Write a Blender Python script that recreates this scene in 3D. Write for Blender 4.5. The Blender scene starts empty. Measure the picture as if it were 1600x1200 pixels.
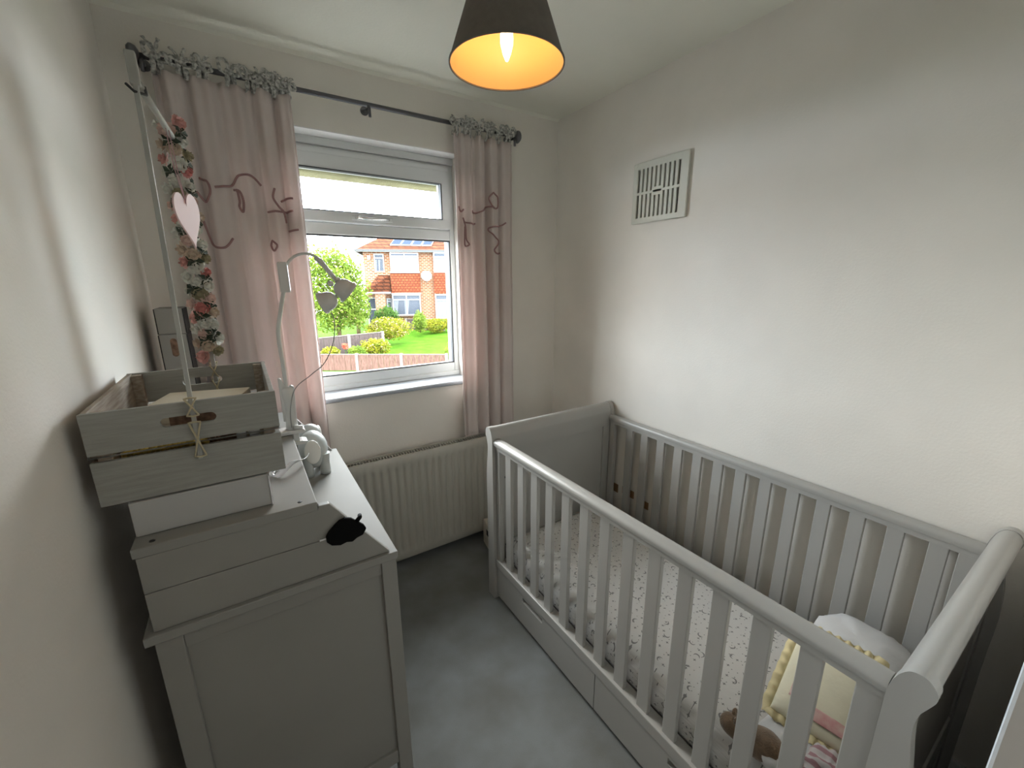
import bpy, bmesh, math, random
from mathutils import Vector, Matrix, Euler, noise
random.seed(7)
PI = math.pi
scene = bpy.context.scene
COL = scene.collection

# ------------------------------------------------------------------ camera
yaw, pitch, roll = math.radians(32.80), math.radians(13.85), math.radians(-0.283)
fwd = Vector((math.sin(yaw)*math.cos(pitch), math.cos(yaw)*math.cos(pitch), -math.sin(pitch)))
rt = Vector((math.cos(yaw), -math.sin(yaw), 0)); up = rt.cross(fwd)
r2 = rt*math.cos(roll) + up*math.sin(roll); u2 = -rt*math.sin(roll) + up*math.cos(roll)
cd = bpy.data.cameras.new('camera'); cam = bpy.data.objects.new('camera', cd); COL.objects.link(cam)
M4 = Matrix((r2, u2, -fwd)).transposed().to_4x4(); M4.translation = Vector((0, 0, 1.55))
cam.matrix_world = M4
cd.sensor_width = 36; cd.lens = 645.8/1600*36; cd.clip_start = 0.01; cd.clip_end = 300
scene.camera = cam

# ------------------------------------------------------------------ sky, lights, exposure
SKY = 3.6
w = bpy.data.worlds.new('sky'); scene.world = w; w.use_nodes = True
nt = w.node_tree; bg = nt.nodes['Background']
tc = nt.nodes.new('ShaderNodeTexCoord'); nz = nt.nodes.new('ShaderNodeTexNoise'); nz.inputs['Scale'].default_value = 2.2
nz.inputs['Detail'].default_value = 5
cr = nt.nodes.new('ShaderNodeValToRGB')
cr.color_ramp.elements[0].position = .38; cr.color_ramp.elements[0].color = (.70, .84, 1.0, 1)
cr.color_ramp.elements[1].position = .6; cr.color_ramp.elements[1].color = (1.0, .98, .95, 1)
nt.links.new(tc.outputs['Generated'], nz.inputs['Vector']); nt.links.new(nz.outputs['Fac'], cr.inputs['Fac'])
nt.links.new(cr.outputs['Color'], bg.inputs['Color']); bg.inputs['Strength'].default_value = SKY

def area(name, loc, rot, sx, sy, power, color, portal=False):
    l = bpy.data.lights.new(name, 'AREA'); l.shape = 'RECTANGLE'; l.size = sx; l.size_y = sy
    l.energy = power; l.color = color
    o = bpy.data.objects.new(name, l); COL.objects.link(o); o.location = loc; o.rotation_euler = rot
    if portal: l.cycles.is_portal = True
    return o
area('window_portal', (0.60, 2.29, 1.58), (-PI/2, 0, 0), 1.0, 1.25, 1, (1, 1, 1), True)
area('landing_fill', (0.1, -1.0, 2.33), (0, 0, 0), 0.35, 0.35, 0.4, (1.0, .95, .90))  # unseen fill lamp, added to lift the faces turned to the doorway
v = scene.view_settings; v.view_transform = 'Standard'; v.look = 'None'; v.gamma = 1; v.use_curve_mapping = False
v.exposure = 3.1

# ------------------------------------------------------------------ materials
def lin(c): return tuple(((x/255)/12.92 if x/255 <= .04045 else ((x/255+.055)/1.055)**2.4) for x in c)
def mat(name, col, rough=.5, var=0, vscale=8, bump=0, bscale=200, metal=0, spec=.5, stretch=None, col2=None, coat=0, detail=4, sheen=0):
    m = bpy.data.materials.new(name); m.use_nodes = True; t = m.node_tree; b = t.nodes['Principled BSDF']
    b.inputs['Base Color'].default_value = (*col, 1); b.inputs['Roughness'].default_value = rough
    b.inputs['Metallic'].default_value = metal; b.inputs['Specular IOR Level'].default_value = spec
    if coat: b.inputs['Coat Weight'].default_value = coat
    if sheen: b.inputs['Sheen Weight'].default_value = sheen
    tcn = t.nodes.new('ShaderNodeTexCoord'); mp = t.nodes.new('ShaderNodeMapping')
    t.links.new(tcn.outputs['Object'], mp.inputs['Vector'])
    if stretch: mp.inputs['Scale'].default_value = stretch
    if var or col2:
        n = t.nodes.new('ShaderNodeTexNoise'); n.inputs['Scale'].default_value = vscale; n.inputs['Detail'].default_value = detail
        t.links.new(mp.outputs['Vector'], n.inputs['Vector'])
        r = t.nodes.new('ShaderNodeValToRGB'); t.links.new(n.outputs['Fac'], r.inputs['Fac'])
        c2 = col2 if col2 else tuple(x*(1-var) for x in col)
        r.color_ramp.elements[0].position = .35; r.color_ramp.elements[0].color = (*c2, 1)
        r.color_ramp.elements[1].position = .65; r.color_ramp.elements[1].color = (*(col if col2 else tuple(min(1, x*(1+var)) for x in col)), 1)
        t.links.new(r.outputs['Color'], b.inputs['Base Color'])
    if bump:
        n2 = t.nodes.new('ShaderNodeTexNoise'); n2.inputs['Scale'].default_value = bscale; n2.inputs['Detail'].default_value = 3
        t.links.new(mp.outputs['Vector'], n2.inputs['Vector'])
        bp = t.nodes.new('ShaderNodeBump'); bp.inputs['Strength'].default_value = bump; bp.inputs['Distance'].default_value = .002
        t.links.new(n2.outputs['Fac'], bp.inputs['Height']); t.links.new(bp.outputs['Normal'], b.inputs['Normal'])
    return m
def emit(name, col, s):
    m = bpy.data.materials.new(name); m.use_nodes = True; t = m.node_tree; b = t.nodes['Principled BSDF']
    b.inputs['Base Color'].default_value = (*col, 1)
    b.inputs['Emission Color'].default_value = (*col, 1); b.inputs['Emission Strength'].default_value = s; return m
def translucent(m, col, amt):
    t = m.node_tree; b = t.nodes['Principled BSDF']; out = t.nodes['Material Output']
    tr = t.nodes.new('ShaderNodeBsdfTranslucent'); tr.inputs['Color'].default_value = (*col, 1)
    mx = t.nodes.new('ShaderNodeMixShader'); mx.inputs[0].default_value = amt
    t.links.new(b.outputs[0], mx.inputs[1]); t.links.new(tr.outputs[0], mx.inputs[2]); t.links.new(mx.outputs[0], out.inputs['Surface'])
    return m
def pane(name, tint=(1, 1, 1), gloss=.08):
    m = bpy.data.materials.new(name); m.use_nodes = True; t = m.node_tree; t.nodes.clear()
    out = t.nodes.new('ShaderNodeOutputMaterial'); tp = t.nodes.new('ShaderNodeBsdfTransparent'); tp.inputs[0].default_value = (*tint, 1)
    g = t.nodes.new('ShaderNodeBsdfGlossy'); g.inputs['Roughness'].default_value = .01
    fr = t.nodes.new('ShaderNodeLayerWeight'); fr.inputs[0].default_value = .15
    ma = t.nodes.new('ShaderNodeMath'); ma.operation = 'MULTIPLY'; ma.inputs[1].default_value = gloss*4
    mx = t.nodes.new('ShaderNodeMixShader')
    t.links.new(fr.outputs['Fresnel'], ma.inputs[0]); t.links.new(ma.outputs[0], mx.inputs[0])
    t.links.new(tp.outputs[0], mx.inputs[1]); t.links.new(g.outputs[0], mx.inputs[2]); t.links.new(mx.outputs[0], out.inputs['Surface'])
    return m

M = {}
M['wall'] = mat('wall_paint', (.83, .79, .725), .65, .03, 3, .25, 140)
M['ceil'] = mat('ceiling_paint', (.84, .83, .73), .8, .03, 2, .3, 90)
M['white_paint'] = mat('white_gloss_paint', (.84, .84, .83), .3, .02, 6, .1, 120)
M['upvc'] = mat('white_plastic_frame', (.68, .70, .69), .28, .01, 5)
M['gasket'] = mat('black_gasket', (.02, .02, .022), .6)
M['chrome'] = mat('chrome', (.8, .8, .8), .12, metal=1)
M['grey_furn'] = mat('warm_grey_lacquer', (.285, .275, .25), .42, .03, 4, .06, 300)
M['grey_top'] = mat('warm_grey_lacquer_top', (.295, .287, .265), .58, .03, 4, .04, 300, spec=.12)
M['grey_cot'] = mat('dove_grey_lacquer', (.40, .39, .365), .32, .03, 3, .05, 260)
M['carpet'] = mat('blue_grey_carpet', (.20, .212, .21), .95, .0, 5, 1.0, 420, col2=(.145, .147, .132), sheen=.2, detail=14)
M['radiator'] = mat('cream_radiator_enamel', (.50, .48, .42), .35, .02, 5)
M['rod'] = mat('dark_grey_metal', (.13, .13, .14), .35, metal=.6)
M['bow'] = mat('grey_floral_ribbon', (.60, .59, .55), .8, 0, 110, .2, 300, col2=(.24, .24, .22), detail=1)
M['cord_pink'] = mat('dusky_pink_cord', (.36, .21, .205), .8)
M['curtain'] = translucent(mat('pale_pink_cotton', (.78, .70, .665), .9, .04, 5, .5, 700, sheen=.1), (.80, .66, .62), .26)
M['wood_crate'] = mat('grey_washed_wood', (.33, .325, .295), .65, 0, 14, .25, 60, col2=(.285, .28, .25), stretch=(1, 6, 12))
M['wood_crate_in'] = mat('raw_wood_inside', (.42, .36, .29), .7, 0, 14, .3, 60, col2=(.27, .215, .165), stretch=(6, 1, 12))
M['pole'] = mat('white_washed_dowel', (.40, .40, .37), .5, .08, 20)
M['twine'] = mat('cream_twine', (.52, .45, .30), .85, .1, 60, .4, 400)
M['card_cream'] = mat('cream_card', (.68, .62, .50), .7, .02)
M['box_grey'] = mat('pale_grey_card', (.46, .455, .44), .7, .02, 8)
M['black'] = mat('matt_black_plastic', (.004, .004, .004), .7, spec=.1)
M['dark_edge'] = mat('black_card_edge', (.02, .02, .02), .7)
M['lampwhite'] = mat('pearl_white_plastic', (.62, .61, .58), .3, coat=.3)
M['bow_cord'] = mat('grey_clear_cord', (.28, .27, .26), .4)
M['elephant'] = mat('white_ceramic', (.50, .52, .50), .35, .03, 10)
M['ear'] = mat('cream_plastic', (.75, .69, .60), .4)
M['ear_oval'] = mat('ivory_plastic', (.80, .78, .72), .4)
M['heart'] = mat('pink_painted_wood', (.80, .58, .57), .5, .02)
M['ribbon_p'] = mat('pink_satin_ribbon', (.55, .33, .36), .4)
M['shade_out'] = mat('taupe_fabric_shade', (.155, .135, .115), .85, .05, 60, .4, 500)
M['shade_in'] = mat('gold_shade_lining', (.78, .46, .19), .5)
M['bulb'] = emit('warm_lit_bulb', (1, .66, .32), 4.2)
M['vent'] = mat('white_vent_plastic', (.66, .66, .58), .45)
M['dark_hole'] = mat('dark_void', (.05, .048, .04), .9)
M['ivory'] = mat('ivory_quilt', (.66, .66, .66), .9, .02, 10, .4, 90)
M['paper'] = mat('white_paper', (.82, .82, .84), .5)
M['gold'] = mat('gold_braid', (.55, .40, .10), .4, .3, 90, .3, 300, metal=.3)
M['brown'] = mat('brown_kraft', (.20, .12, .08), .9, .4, 70)
M['tape'] = mat('brown_tape', (.30, .17, .085), .6, .05)
M['plush'] = mat('tan_plush', (.28, .19, .12), 1, 0, 40, 1, 250, col2=(.18, .12, .075), sheen=.5)
M['plush_l'] = mat('pale_plush', (.62, .52, .36), 1, .1, 60, 1, 250, sheen=.5)
M['yellow'] = mat('yellow_fabric', (.85, .48, .04), .8)

def stars_mat():
    m = bpy.data.materials.new('moon_and_star_sheet'); m.use_nodes = True; t = m.node_tree; b = t.nodes['Principled BSDF']
    b.inputs['Roughness'].default_value = .9
    N = t.nodes.new; L = t.links.new
    tcn = N('ShaderNodeTexCoord')
    flat = N('ShaderNodeVectorMath'); flat.operation = 'ADD'
    sz_ = N('ShaderNodeSeparateXYZ'); L(tcn.outputs['Object'], sz_.inputs[0]); cz_ = N('ShaderNodeCombineXYZ'); ng_ = N('ShaderNodeMath'); ng_.operation = 'MULTIPLY'; ng_.inputs[1].default_value = -1.0
    L(sz_.outputs[2], ng_.inputs[0]); L(ng_.outputs[0], cz_.inputs[0]); L(tcn.outputs['Object'], flat.inputs[0]); L(cz_.outputs[0], flat.inputs[1])
    def math_(op, a, bb):
        n = N('ShaderNodeMath'); n.operation = op
        for i, x in enumerate((a, bb)):
            if x is None: continue
            if isinstance(x, (int, float)): n.inputs[i].default_value = x
            else: L(x, n.inputs[i])
        return n.outputs[0]
    def layer(scale, off):
        mp = N('ShaderNodeMapping'); mp.inputs['Location'].default_value = off; L(flat.outputs[0], mp.inputs['Vector'])
        vo = N('ShaderNodeTexVoronoi'); vo.voronoi_dimensions = '2D'; vo.feature = 'F1'; vo.inputs['Scale'].default_value = scale
        vo.inputs['Randomness'].default_value = .75; L(mp.outputs['Vector'], vo.inputs['Vector'])
        sub = N('ShaderNodeVectorMath'); sub.operation = 'SUBTRACT'; L(mp.outputs['Vector'], sub.inputs[0]); L(vo.outputs['Position'], sub.inputs[1])
        fl = N('ShaderNodeVectorMath'); fl.operation = 'MULTIPLY'; fl.inputs[1].default_value = (1, 1, 0); L(sub.outputs[0], fl.inputs[0])
        return fl.outputs[0], vo.outputs['Color']
    def length(vec):
        n = N('ShaderNodeVectorMath'); n.operation = 'LENGTH'; L(vec, n.inputs[0]); return n.outputs['Value']
    loc, colr = layer(19, (0, 0, 0))
    sx = N('ShaderNodeSeparateColor'); L(colr, sx.inputs[0])
    rot = N('ShaderNodeVectorRotate'); rot.rotation_type = 'Z_AXIS'; L(loc, rot.inputs['Vector']); L(math_('MULTIPLY', sx.outputs[0], 6.28), rot.inputs['Angle'])
    ad = N('ShaderNodeVectorMath'); ad.operation = 'ADD'; ad.inputs[1].default_value = (.0042, 0, 0); L(rot.outputs[0], ad.inputs[0])
    cres = math_('MULTIPLY', math_('LESS_THAN', length(loc), .0100), math_('GREATER_THAN', length(ad.outputs[0]), .0093))
    cres = math_('MULTIPLY', cres, math_('GREATER_THAN', sx.outputs[1], .25))
    loc2, c2 = layer(30, (.013, .021, 0))
    s2 = N('ShaderNodeSeparateXYZ'); L(loc2, s2.inputs[0])
    # little four-point star : |x*y| small and near
    pr = math_('MULTIPLY', math_('ABSOLUTE', s2.outputs[0], None), math_('ABSOLUTE', s2.outputs[1], None))
    star = math_('MULTIPLY', math_('LESS_THAN', length(loc2), .0052), math_('LESS_THAN', pr, .0000032))
    loc3, c3 = layer(40, (.33, .11, 0))
    dot = math_('LESS_THAN', length(loc3), .0017)
    fac = math_('MINIMUM', math_('ADD', math_('ADD', cres, star), dot), 1.0)
    mx = N('ShaderNodeMix'); mx.data_type = 'RGBA'; L(fac, mx.inputs[0]); mx.inputs[6].default_value = (.66, .645, .62, 1); mx.inputs[7].default_value = (.24, .235, .23, 1)
    L(mx.outputs[2], b.inputs['Base Color'])
    nn = N('ShaderNodeTexNoise'); nn.inputs['Scale'].default_value = 12; bp = N('ShaderNodeBump'); bp.inputs['Strength'].default_value = .3; bp.inputs['Distance'].default_value = .01
    L(nn.outputs['Fac'], bp.inputs['Height']); L(bp.outputs[0], b.inputs['Normal'])
    return m
M['sheet'] = stars_mat()

def stripes_mat(name, base, strp, scale, axis=0, thr=.55):
    m = mat(name, base, .9); t = m.node_tree; b = t.nodes['Principled BSDF']
    tcn = t.nodes.new('ShaderNodeTexCoord'); wv = t.nodes.new('ShaderNodeTexWave'); wv.bands_direction = 'XYZ'[axis]
    wv.inputs['Scale'].default_value = scale; wv.inputs['Distortion'].default_value = 1.5; wv.inputs['Detail Scale'].default_value = 1.5
    t.links.new(tcn.outputs['Object'], wv.inputs['Vector']); r = t.nodes.new('ShaderNodeValToRGB'); r.color_ramp.interpolation = 'LINEAR'
    r.color_ramp.elements[0].position = thr; r.color_ramp.elements[0].color = (*base, 1)
    r.color_ramp.elements[1].position = thr+.12; r.color_ramp.elements[1].color = (*strp, 1)
    t.links.new(wv.outputs['Color'], r.inputs['Fac']); t.links.new(r.outputs['Color'], b.inputs['Base Color']); return m
M['blanket'] = stripes_mat('pink_striped_blanket', (.62, .57, .56), (.42, .24, .26), 12, 0, .55)
def brickmat(name, c1, c2, mortar, sx, sz, rowh=.25, bw=.5, ax='XZ'):
    m = bpy.data.materials.new(name); m.use_nodes = True; t = m.node_tree; b = t.nodes['Principled BSDF']; b.inputs['Roughness'].default_value = .9
    tcn = t.nodes.new('ShaderNodeTexCoord'); sep = t.nodes.new('ShaderNodeSeparateXYZ'); cmb = t.nodes.new('ShaderNodeCombineXYZ')
    t.links.new(tcn.outputs['Object'], sep.inputs[0])
    ad = t.nodes.new('ShaderNodeMath'); t.links.new(sep.outputs[0], ad.inputs[0]); t.links.new(sep.outputs[1], ad.inputs[1])
    t.links.new(ad.outputs[0], cmb.inputs[0]); t.links.new(sep.outputs[2], cmb.inputs[1])
    bk = t.nodes.new('ShaderNodeTexBrick'); bk.inputs['Scale'].default_value = sx
    bk.inputs['Color1'].default_value = (*c1, 1); bk.inputs['Color2'].default_value = (*c2, 1); bk.inputs['Mortar'].default_value = (*mortar, 1)
    bk.inputs['Mortar Size'].default_value = sz; bk.inputs['Row Height'].default_value = rowh; bk.inputs['Brick Width'].default_value = bw
    t.links.new(cmb.outputs[0], bk.inputs['Vector']); t.links.new(bk.outputs['Color'], b.inputs['Base Color']); return m
M['brick'] = brickmat('orange_brick', (.150, .052, .020), (.090, .028, .013), (.17, .13, .095), 2.0, .045, .22, .56)
M['tile'] = brickmat('red_clay_tiles', (.150, .036, .016), (.110, .026, .013), (.05, .016, .010), 2.2, .07, .36, .5)
M['rooftile'] = brickmat('orange_roof_tiles', (.075, .027, .014), (.055, .019, .010), (.026, .012, .008), 1.8, .07, .40, .8)
M['ext_white'] = mat('white_exterior_frame', (.17, .175, .18), .5, spec=.02)
M['ext_glass'] = mat('house_window_glass', (.03, .035, .045), .2, spec=.12)
M['net'] = mat('net_curtain', (.078, .083, .093), .8)
M['solar'] = mat('solar_cells', (.012, .018, .034), .7, spec=.02)
M['lawn'] = mat('lawn_grass', (.026, .066, .0045), .9, .2, 2, 1, 30)
M['ground'] = mat('pale_pavement', (0.0852, 0.0764, 0.0666), .9, .1, 1)
M['road'] = mat('grey_road', (0.0570, 0.0570, 0.0570), .9, .1, 1)
M['fence'] = mat('brown_fence_board', (0.0669, 0.0405, 0.0318), .85, .3, 6, .3, 40, stretch=(6, 6, 1))
M['fence_d'] = mat('grey_brown_fence_board', (0.0399, 0.0308, 0.0294), .85, .2, 6, stretch=(6, 6, 1))
M['post'] = mat('concrete_post', (0.1095, 0.0971, 0.0819), .9, .05)
M['bark'] = mat('tree_bark', (0.068, 0.047, 0.031), .9, .2, 10)
def leafmat(name, a, b_):
    m = mat(name, a, .75, 0, 3.0, col2=b_); return translucent(m, tuple(min(1, x*1.3) for x in a), .3)
M['leaf'] = leafmat('apple_green_leaves', (.095, .130, .018), (.036, .066, .010))
M['leaf2'] = leafmat('yellow_green_leaves', (.125, .118, .010), (.052, .075, .008))
M['leaf3'] = leafmat('deep_green_leaves', (.045, .085, .016), (.022, .048, .012))
M['flower'] = mat('red_flowers', (0.2803, 0.0461, 0.0255), .8)
M['flower_p'] = mat('pale_blossom', (0.2100, 0.1394, 0.0790), .8)
M['soffit'] = mat('mossy_gutter', (0.1216, 0.1150, 0.0676), .9, .2, 5)
M['dgreen'] = mat('dark_green_leaf', (.035, .05, .03), .6)
for k, c in dict(rose_pink=(.62, .33, .29), rose_white=(.62, .61, .55), rose_cream=(.55, .44, .34), rose_blush=(.64, .46, .40), rose_red=(.55, .20, .18), rose_olive=(.33, .29, .18)).items():
    M[k] = mat(k, c, .75, .12, 90)

for k_ in ('brick', 'tile', 'rooftile', 'lawn', 'net', 'leaf', 'leaf2', 'leaf3', 'ground', 'road', 'fence', 'fence_d', 'post', 'bark', 'flower', 'flower_p', 'soffit'):
    M[k_].node_tree.nodes['Principled BSDF'].inputs['Specular IOR Level'].default_value = .02   # matt, keeps pale sky reflections off these colours
# ------------------------------------------------------------------ mesh helpers
class MB:
    def __init__(s): s.v = []; s.f = []; s.sm = []
    def add(s, vs, fs, smooth=False):
        o = len(s.v); s.v += [tuple(x) for x in vs]; s.f += [tuple(i+o for i in f) for f in fs]; s.sm += [smooth]*len(fs); return s
    def box(s, x0, x1, y0, y1, z0, z1, mtx=None):
        x0, x1 = min(x0, x1), max(x0, x1); y0, y1 = min(y0, y1), max(y0, y1); z0, z1 = min(z0, z1), max(z0, z1)
        vs = [(x, y, z) for z in (z0, z1) for y in (y0, y1) for x in (x0, x1)]
        if mtx is not None: vs = [mtx @ Vector(p) for p in vs]
        return s.add(vs, [(0, 2, 3, 1), (4, 5, 7, 6), (0, 1, 5, 4), (2, 6, 7, 3), (0, 4, 6, 2), (1, 3, 7, 5)])
    def prism(s, prof, axis, a, b, smooth=False):
        n = len(prof)
        def P(p, t):
            if axis == 0: return (t, p[0], p[1])
            if axis == 1: return (p[0], t, p[1])
            return (p[0], p[1], t)
        vs = [P(p, a) for p in prof] + [P(p, b) for p in prof]
        o = len(s.v); s.v += vs
        for i in range(n):
            s.f.append((o+i, o+(i+1) % n, o+n+(i+1) % n, o+n+i)); s.sm.append(smooth)
        s.f.append(tuple(o+i for i in range(n))[::-1]); s.sm.append(False)
        s.f.append(tuple(o+n+i for i in range(n))); s.sm.append(False); return s
    def tube(s, pts, r, n=8, cap=True, flat=None):
        pts = [Vector(p) for p in pts]; rs = r if isinstance(r, (list, tuple)) else [r]*len(pts)
        o = len(s.v); ref = Vector((0, 0, 1)); prev = None
        for i, p in enumerate(pts):
            d = (pts[min(i+1, len(pts)-1)]-pts[max(i-1, 0)])
            if d.length < 1e-9: d = Vector((0, 0, 1))
            d.normalize()
            if prev is None:
                a = d.cross(ref)
                if a.length < .1: a = d.cross(Vector((1, 0, 0)))
                a.normalize()
            else:
                a = prev - d*prev.dot(d)
                if a.length < 1e-6: a = d.cross(ref)
                a.normalize()
            prev = a; b = d.cross(a)
            k = flat if flat else 1
            for j in range(n):
                th = 2*PI*j/n; s.v.append(tuple(p + a*math.cos(th)*rs[i] + b*math.sin(th)*rs[i]*k))
        m = len(pts)
        for i in range(m-1):
            for j in range(n):
                s.f.append((o+i*n+j, o+i*n+(j+1) % n, o+(i+1)*n+(j+1) % n, o+(i+1)*n+j)); s.sm.append(True)
        if cap:
            s.f.append(tuple(o+j for j in range(n))[::-1]); s.sm.append(False)
            s.f.append(tuple(o+(m-1)*n+j for j in range(n))); s.sm.append(False)
        return s
    def lathe(s, prof, n=32, loc=(0, 0, 0), mtx=None, closed=False):
        o = len(s.v)
        for (r, z) in prof:
            for j in range(n):
                th = 2*PI*j/n; p = Vector((r*math.cos(th), r*math.sin(th), z))
                if mtx is not None: p = mtx @ p
                s.v.append(tuple(p+Vector(loc)))
        m = len(prof)
        for i in range(m-1 + (1 if closed else 0)):
            k = (i+1) % m
            for j in range(n):
                s.f.append((o+i*n+j, o+i*n+(j+1) % n, o+k*n+(j+1) % n, o+k*n+j)); s.sm.append(True)
        if not closed:
            for i, rev in ((0, True), (m-1, False)):
                if prof[i][0] > 1e-5:
                    f = tuple(o+i*n+j for j in range(n)); s.f.append(f[::-1] if rev else f); s.sm.append(False)
        return s
    def ball(s, c, rx, ry=None, rz=None, n=16, mtx=None, wob=0, seed=0):
        ry = ry or rx; rz = rz or rx; o = len(s.v); m = n//2
        for i in range(m+1):
            ph = PI*i/m
            for j in range(n):
                th = 2*PI*j/n; p = Vector((rx*math.sin(ph)*math.cos(th), ry*math.sin(ph)*math.sin(th), rz*math.cos(ph)))
                if wob: p *= 1+wob*noise.noise(p.normalized()*2+Vector((seed, 0, 0)))
                if mtx is not None: p = mtx @ p
                s.v.append(tuple(p+Vector(c)))
        for i in range(m):
            for j in range(n):
                s.f.append((o+i*n+j, o+(i+1)*n+j, o+(i+1)*n+(j+1) % n, o+i*n+(j+1) % n)); s.sm.append(True)
        return s
    def mesh(s, name, m):
        me = bpy.data.meshes.new(name); me.from_pydata(s.v, [], s.f); me.materials.append(m)
        me.polygons.foreach_set('use_smooth', s.sm); me.validate(); me.update()
        bm = bmesh.new(); bm.from_mesh(me); bmesh.ops.remove_doubles(bm, verts=bm.verts, dist=1e-6)
        bmesh.ops.recalc_face_normals(bm, faces=bm.faces); bm.to_mesh(me); bm.free(); return me
    def build(s, name, m, parent=None, bevel=0, seg=2, loc=None):
        o = bpy.data.objects.new(name, s.mesh(name, m)); COL.objects.link(o)
        if loc is not None: o.location = loc
        if parent is not None:
            o.parent = parent
            pw = parent_world(parent); o.matrix_parent_inverse = pw.inverted()
        if bevel:
            b = o.modifiers.new('bevel', 'BEVEL'); b.width = bevel; b.segments = seg; b.limit_method = 'ANGLE'; b.angle_limit = math.radians(40); b.harden_normals = False
        return o
def parent_world(o):
    m = Matrix.LocRotScale(o.location, o.rotation_euler, o.scale)
    if o.parent: return parent_world(o.parent) @ o.matrix_parent_inverse @ m
    return m
def tag(o, label=None, cat=None, group=None, kind=None):
    if label: o['label'] = label
    if cat: o['category'] = cat
    if group: o['group'] = group
    if kind: o['kind'] = kind
    return o
def thing(name, loc, label, cat, group=None):
    o = bpy.data.objects.new(name, None); COL.objects.link(o); o.location = loc; o.empty_display_size = .05
    return tag(o, label, cat, group)
def struct(name, mb, m, bevel=0):
    o = mb.build(name, m, None, bevel); o['kind'] = 'structure'; return o
def smooth_path(pts, n=6):
    P = [Vector(p) for p in pts]; out = []
    for i in range(len(P)-1):
        p0 = P[max(i-1, 0)]; p1 = P[i]; p2 = P[i+1]; p3 = P[min(i+2, len(P)-1)]
        for k in range(n):
            t = k/n; out.append(.5*((2*p1)+(p2-p0)*t+(2*p0-5*p1+4*p2-p3)*t*t+(3*p1-p0-3*p2+p3)*t**3))
    out.append(P[-1]); return out
def copy_tree(o, parent=None):
    c = o.copy(); COL.objects.link(c)
    if parent is not None: c.parent = parent; c.matrix_parent_inverse = o.matrix_parent_inverse.copy()
    for ch in [x for x in COL.objects if x.parent == o]: copy_tree(ch, c)
    return c

XL, XR, YF, H = -.285, 1.68, 2.1025, 2.454
YN = 0.0
WX0, WX1, WZ0, WZ1 = .13, 1.045, 1.0, 2.187

# ------------------------------------------------------------------ room shell
struct('floor', MB().box(XL-.3, XR+.25, -1.55, YF+.25, -.12, 0), M['carpet'])
struct('ceiling', MB().box(XL-.3, XR+.25, -1.55, YF+.25, H, H+.12), M['ceil'])
wf = MB(); T = .24
wf.box(XL-.3, WX0, YF, YF+T, 0, H).box(WX1, XR+.25, YF, YF+T, 0, H).box(WX0, WX1, YF, YF+T, 0, WZ0-.02).box(WX0, WX1, YF, YF+T, WZ1, H)
struct('wall_window', wf, M['wall'])
struct('wall_right', MB().box(XR, XR+.2, YN-.1, YF, 0, H), M['wall'])
struct('wall_left', MB().box(XL-.2, XL, -1.55, YF, 0, H), M['wall'])
struct('wall_near', MB().box(.56, XR, YN-.11, YN-.012, 0, H).box(XL, .56, YN-.11, YN-.06, 2.05, H), M['wall'])
struct('wall_landing_back', MB().box(XL, 1.2, -1.55, -1.5, 0, H), M['wall'])
struct('wall_landing_right', MB().box(1.1, 1.2, -1.5, -.11, 0, H), M['wall'])
struct('door_1', MB().box(.485, .57, -.115, .0035, 0, 2.06).box(XL, .485, -.115, -.03, 2.0, 2.08), M['white_paint'], .003)
struct('baseboard_near', MB().box(.57, XR, -.012, .002, 0, .1), M['white_paint'], .003)
struct('baseboard_right', MB().box(XR-.014, XR, 0, YF, 0, .1), M['white_paint'], .003)
struct('baseboard_window', MB().box(XL, XR-.014, YF-.014, YF, 0, .065), M['white_paint'], .003)
struct('baseboard_left', MB().box(XL, XL+.014, .35, YF-.014, 0, .1), M['white_paint'], .003)
# coving line where ceiling paint meets window wall
struct('trim_1', MB().prism([(YF, H), (YF-.018, H), (YF, H-.010)], 0, XL, XR), M['ceil'])

# ------------------------------------------------------------------ window
YW = YF+.10                       # inner face of the frame
win = thing('window_1', (.59, YW, 1.03), None, None); win['kind'] = 'structure'
D0, D1 = YW, YW+.065
fr = MB()
fr.box(WX0, WX1, D0, D1, 2.145, WZ1).box(WX0, WX0+.04, D0, D1, 1.02, 2.145).box(WX1-.028, WX1, D0, D1, 1.02, 2.145)
fr.box(WX0+.04, WX1-.028, D0, D1, 1.02, 1.092).box(WX0+.04, WX1-.028, D0, D1, 1.773, 1.826)
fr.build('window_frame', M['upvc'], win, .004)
lip = MB(); lip.box(WX0, WX1, D0-.012, D0, 2.150, WZ1-.004).box(WX0, WX1, D0-.010, D0, 1.02, 1.045).build('frame_moulding', M['upvc'], win, .003)
sa = MB(); sx0, sx1, sz0, sz1 = WX0+.042, WX1-.030, 1.828, 2.143; q = .042
sa.box(sx0, sx1, D0-.016, D1-.01, sz1-.085, sz1).box(sx0, sx1, D0-.016, D1-.01, sz0, sz0+.047)
sa.box(sx0, sx0+q, D0-.016, D1-.01, sz0+.047, sz1-.085).box(sx1-q, sx1, D0-.016, D1-.01, sz0+.047, sz1-.085)
sash = sa.build('top_sash', M['upvc'], win, .004)
MB().box(sx0+.004, sx1-.004, D0-.020, D0-.0165, sz1-.028, sz1-.008).build('sash_moulding', M['upvc'], sash, .002)
gk = MB()
def frame_lines(g, x0, x1, z0, z1, y0, y1, t):
    g.box(x0, x1, y0, y1, z0, z0+t).box(x0, x1, y0, y1, z1-t, z1).box(x0, x0+t, y0, y1, z0+t, z1-t).box(x1-t, x1, y0, y1, z0+t, z1-t)
frame_lines(gk, sx0+q-.001, sx1-q+.001, sz0+.046, sz1-.084, D0-.013, D0+.02, .006)
frame_lines(gk, WX0+.039, WX1-.027, 1.091, 1.774, D0+.004, D0+.03, .007)
gk.build('gasket', M['gasket'], win)
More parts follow.
